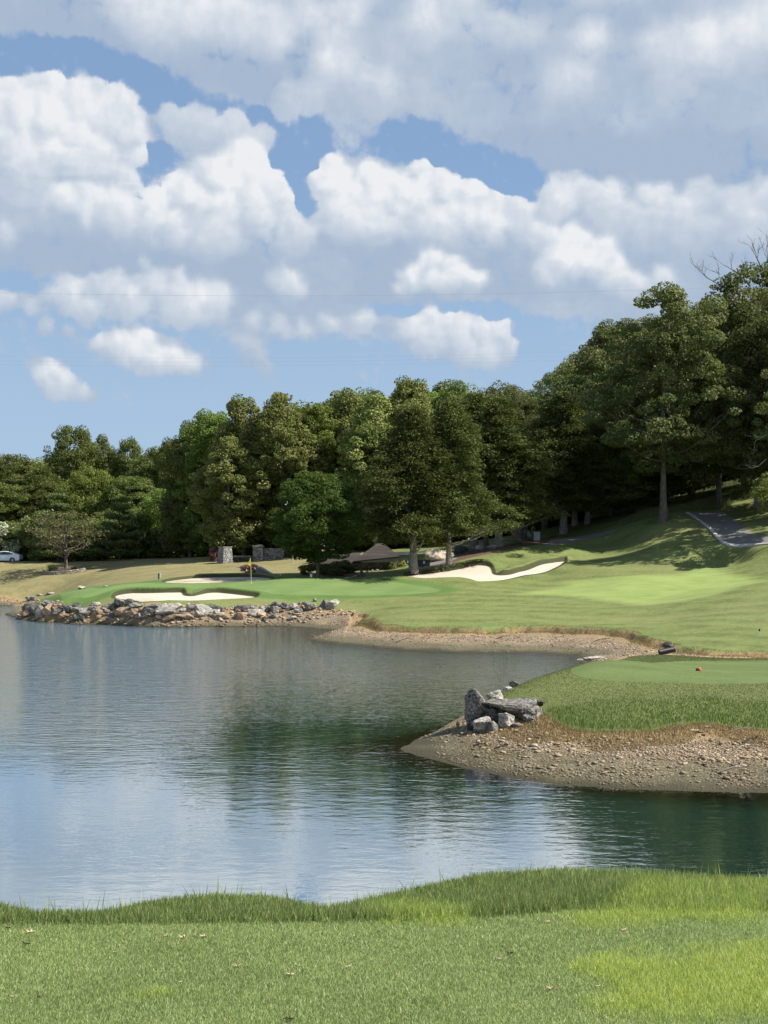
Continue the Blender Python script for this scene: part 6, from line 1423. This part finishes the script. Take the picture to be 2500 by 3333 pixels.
for i, (u, v, s_, m, lab) in enumerate([(27,3018,.016,LEAFD,'dark leaf at the far left of the long grass'),(98,3032,.026,LEAF,'pale curled leaf near the left edge'),(86,3071,.022,LEAFD,'dark curled leaf below the pale one at the left'),(256,2989,.02,LEAFD,'dark leaf caught in the long grass on the left'),
  (596,3058,.026,LEAF,'largest pale leaf on the lawn left of the middle'),(540,3051,.014,LEAF,'small pale leaf left of the largest one'),(662,3055,.022,LEAF,'pale leaf right of the largest one'),(651,3003,.018,LEAF,'pale leaf at the edge of the long grass'),(374,3102,.013,LEAF,'tiny pinkish leaf alone on the left lawn'),
  (773,3156,.022,LEAF,'pale leaf on the open lawn left of centre'),(945,3184,.022,LEAF,'star shaped pale leaf near the middle of the lawn'),(588,3202,.012,LEAF,'tiny pale leaf low on the left lawn'),(128,3244,.014,LEAFD,'small dark leaf low at the left'),(42,3242,.014,LEAF,'small pale leaf at the lower left edge'),
  (1134,3160,.015,LEAF,'small straw coloured leaf right of the middle'),(940,3329,.026,LEAFD,'dark leaf cut by the bottom edge'),(1660,3117,.02,LEAFD,'brownish leaf on the lawn right of centre'),(1630,3136,.018,LEAF,'pale leaf beside the brownish one'),(1795,3229,.024,LEAF,'pale frayed leaf left of the bright patch'),(1945,3218,.014,LEAF,'small orange leaf in the bright patch'),
  (2030,3039,.018,LEAF,'pale leaf below the long bright grass'),(1782,3013,.018,LEAF,'tan leaf on the edge of the long grass right of centre'),(2265,3268,.018,LEAFD,'reddish dark leaf in the lower right bright patch'),(1433,2893,.03,LEAF,'dry pinkish seed head on the bank crest')]):
    dry_leaf(u, v, s_, m, lab, i)
# near peninsula: rough grass, dead grass
ROUGH = blade_mat('rough grass', (0.105, 0.130, 0.040), (0.200, 0.215, 0.085), (0.140, 0.200, 0.045), (0.33, 0.29, 0.14), .3)
DEAD = blade_mat('dead grass', (0.145, 0.075, 0.035), (0.37, 0.27, 0.12), (0.13, 0.18, 0.04), (0.5, 0.42, 0.25), .3)
def scatter(n, xr, yr, seed):
    r = np.random.default_rng(seed); x_ = r.uniform(*xr, n); y_ = r.uniform(*yr, n); z_, d_ = surface(x_, y_); return x_, y_, z_, d_, r
x_, y_, z_, d_, r_ = scatter(290000, (2.5, 24), (36.8, 60), 21)
k = (d_['turf'] > -.15) & (d_['tee'] < -.05) & (y_ < 60)
lush = np.clip((41.6-y_+fbm(x_, y_, .6, 2, 2)*1.6)/1.2, 0, 1)*(d_['turf'] > .25)
edge_ = np.clip((1.4-d_['turf'])/.8, 0, 1)
hh = .028+.055*lush+.045*edge_*lush
blades('rough_grass', x_[k], y_[k], z_[k], hh[k], .018, ROUGH, 'unmown green grass on the bank of the near tee', 8, .6, lush[k])
x_, y_, z_, d_, r_ = scatter(150000, (2.5, 24), (35.5, 41.5), 22)
k = (d_['turf'] > -1.5-fbm(x_, y_, .8, 2, 9)*1.2) & (d_['turf'] < .15) & (z_ > .3) & (r_.random(len(x_)) < .75)
blades('dead_grass', x_[k], y_[k], z_[k], np.full(k.sum(), .09), .014, DEAD, 'strip of brown dead grass below the near tee bank', 9, .7, (r_.random(k.sum()) < .12)*1.0)
x_, y_, z_, d_, r_ = scatter(60000, (2, 14), (32.5, 40), 23)
k = (z_ > .12) & (d_['turf'] < -.8) & (fbm(x_, y_, .7, 3, 77) > .12) & (r_.random(len(x_)) < .35)
blades('dead_grass', x_[k], y_[k], z_[k], np.full(k.sum(), .06), .014, DEAD, 'sparse dry weeds among the near gravel', 10, .8, (r_.random(k.sum()) < .25)*1.0)
x_, y_, z_, d_, r_ = scatter(330000, (-4, 24), (66, 101), 24)
k = (d_['turf'] > -.75) & (d_['turf'] < .10)
blades('dead_grass', x_[k], y_[k], z_[k]+.03, np.full(k.sum(), .12), .016, DEAD, 'dry grass hanging over the cut bank below the fairway', 11, .7, (r_.random(k.sum()) < .3)*1.0)
x_, y_, z_, d_, r_ = scatter(110000, (26, 50), (138, 175), 25)
k = (z_ > 8.5)&(fbm(x_, y_, .2, 2, 5) > -.15)&(d_['path'] < -.8)&(d_['path2'] < -.5)&((y_ > 150) | (x_ < 30))
blades('rough_grass', x_[k], y_[k], z_[k], np.full(k.sum(), .38), .05, ROUGH, 'tall pale grass growing under the trees on the right hill', 12, .5, (r_.random(k.sum()) < .15)*1.0)
for i, (u, v, D_, lab) in enumerate([(1462,2345,40.6,'thin green reeds at the water left of the near ledge'),(1490,2340,41,'taller reed tuft nearest the upright boulder')]):
    x0_, _, z0_ = base(u, D_); tuft('reed_tuft', (x0_, D_, z0_), .22+.05*i, .12, 40, BLUEG, lab, 'reeds', 50+i, .4, .006)
# driftwood
DRIFT = plain('bleached driftwood', (0.34, 0.29, 0.23), .9, .1, 0, .25, 20); DRIFTD = plain('wet dark driftwood', (0.05, 0.04, 0.032), .9, .1, 0, .25, 20)
def branch(u, v, L, m, label, seed, d0=30, d1=45):
    h_ = ground_hit(u, v, d0, d1)
    if not h_: return
    r = random.Random(seed); a_ = r.uniform(-.5, .5); parts = []; p0 = Vector((-L/2*math.cos(a_), -L/2*math.sin(a_), .02)); p1 = Vector((L/2*math.cos(a_), L/2*math.sin(a_), .03+L*.18)); mid = (p0+p1)/2+Vector((0, .05*L, .08*L))
    parts.append(tube_pts([p0, p0.lerp(mid, .5), mid, mid.lerp(p1, .5), p1], [.025, .022, .018, .014, .008], 6))
    for k in range(2): q_ = mid.lerp(p1, .3+.4*k); parts.append(tube_pts([q_, q_+Vector((L*.12, .1*(-1)**k, L*.14)), q_+Vector((L*.26, .2*(-1)**k, L*.20))], [.012, .009, .004], 5))
    o = obj('driftwood', parts, m, None, 0, True, (h_[0], h_[1], gz(h_[0], h_[1]))); tag(o, label, 'driftwood')
branch(2415, 2394, .75, DRIFT, 'bleached bare branch in the brown grass at the right', 1); branch(2440, 2428, .5, DRIFTD, 'dark forked driftwood on the gravel at the right edge', 2)
branch(2390, 2516, .8, DRIFT, 'thin pale sticks lying near the water at the right', 3); branch(1560, 2432, .35, DRIFTD, 'dark twig on the gravel below the ledge', 4); branch(1625, 2440, .3, DRIFTD, 'small black snag standing on the gravel spit', 5)
branch(1320, 2090, 1.2, DRIFTD, 'dark driftwood log on the far gravel', 6, 60, 100); branch(1640, 2075, .9, DRIFTD, 'dark root lying on the far gravel below the fairway', 7, 60, 100); branch(1960, 2080, 1.0, DRIFTD, 'dark branch on the gravel at the head of the cove', 8, 60, 100)
hl_ = ground_hit(1925, 2150, 60, 90)
if hl_: V, Fc = rock_verts(1.9, .35, .22, 55, 3, .9, 6); o = mesh('stone_slab', V@np.array(Matrix.Rotation(R(35), 3, 'Z')).T, Fc, ST_PALE); o.location = (hl_[0], hl_[1], hl_[2]+.1); tag(o, 'long pale flat slab where the far gravel meets the near tee', 'rock')
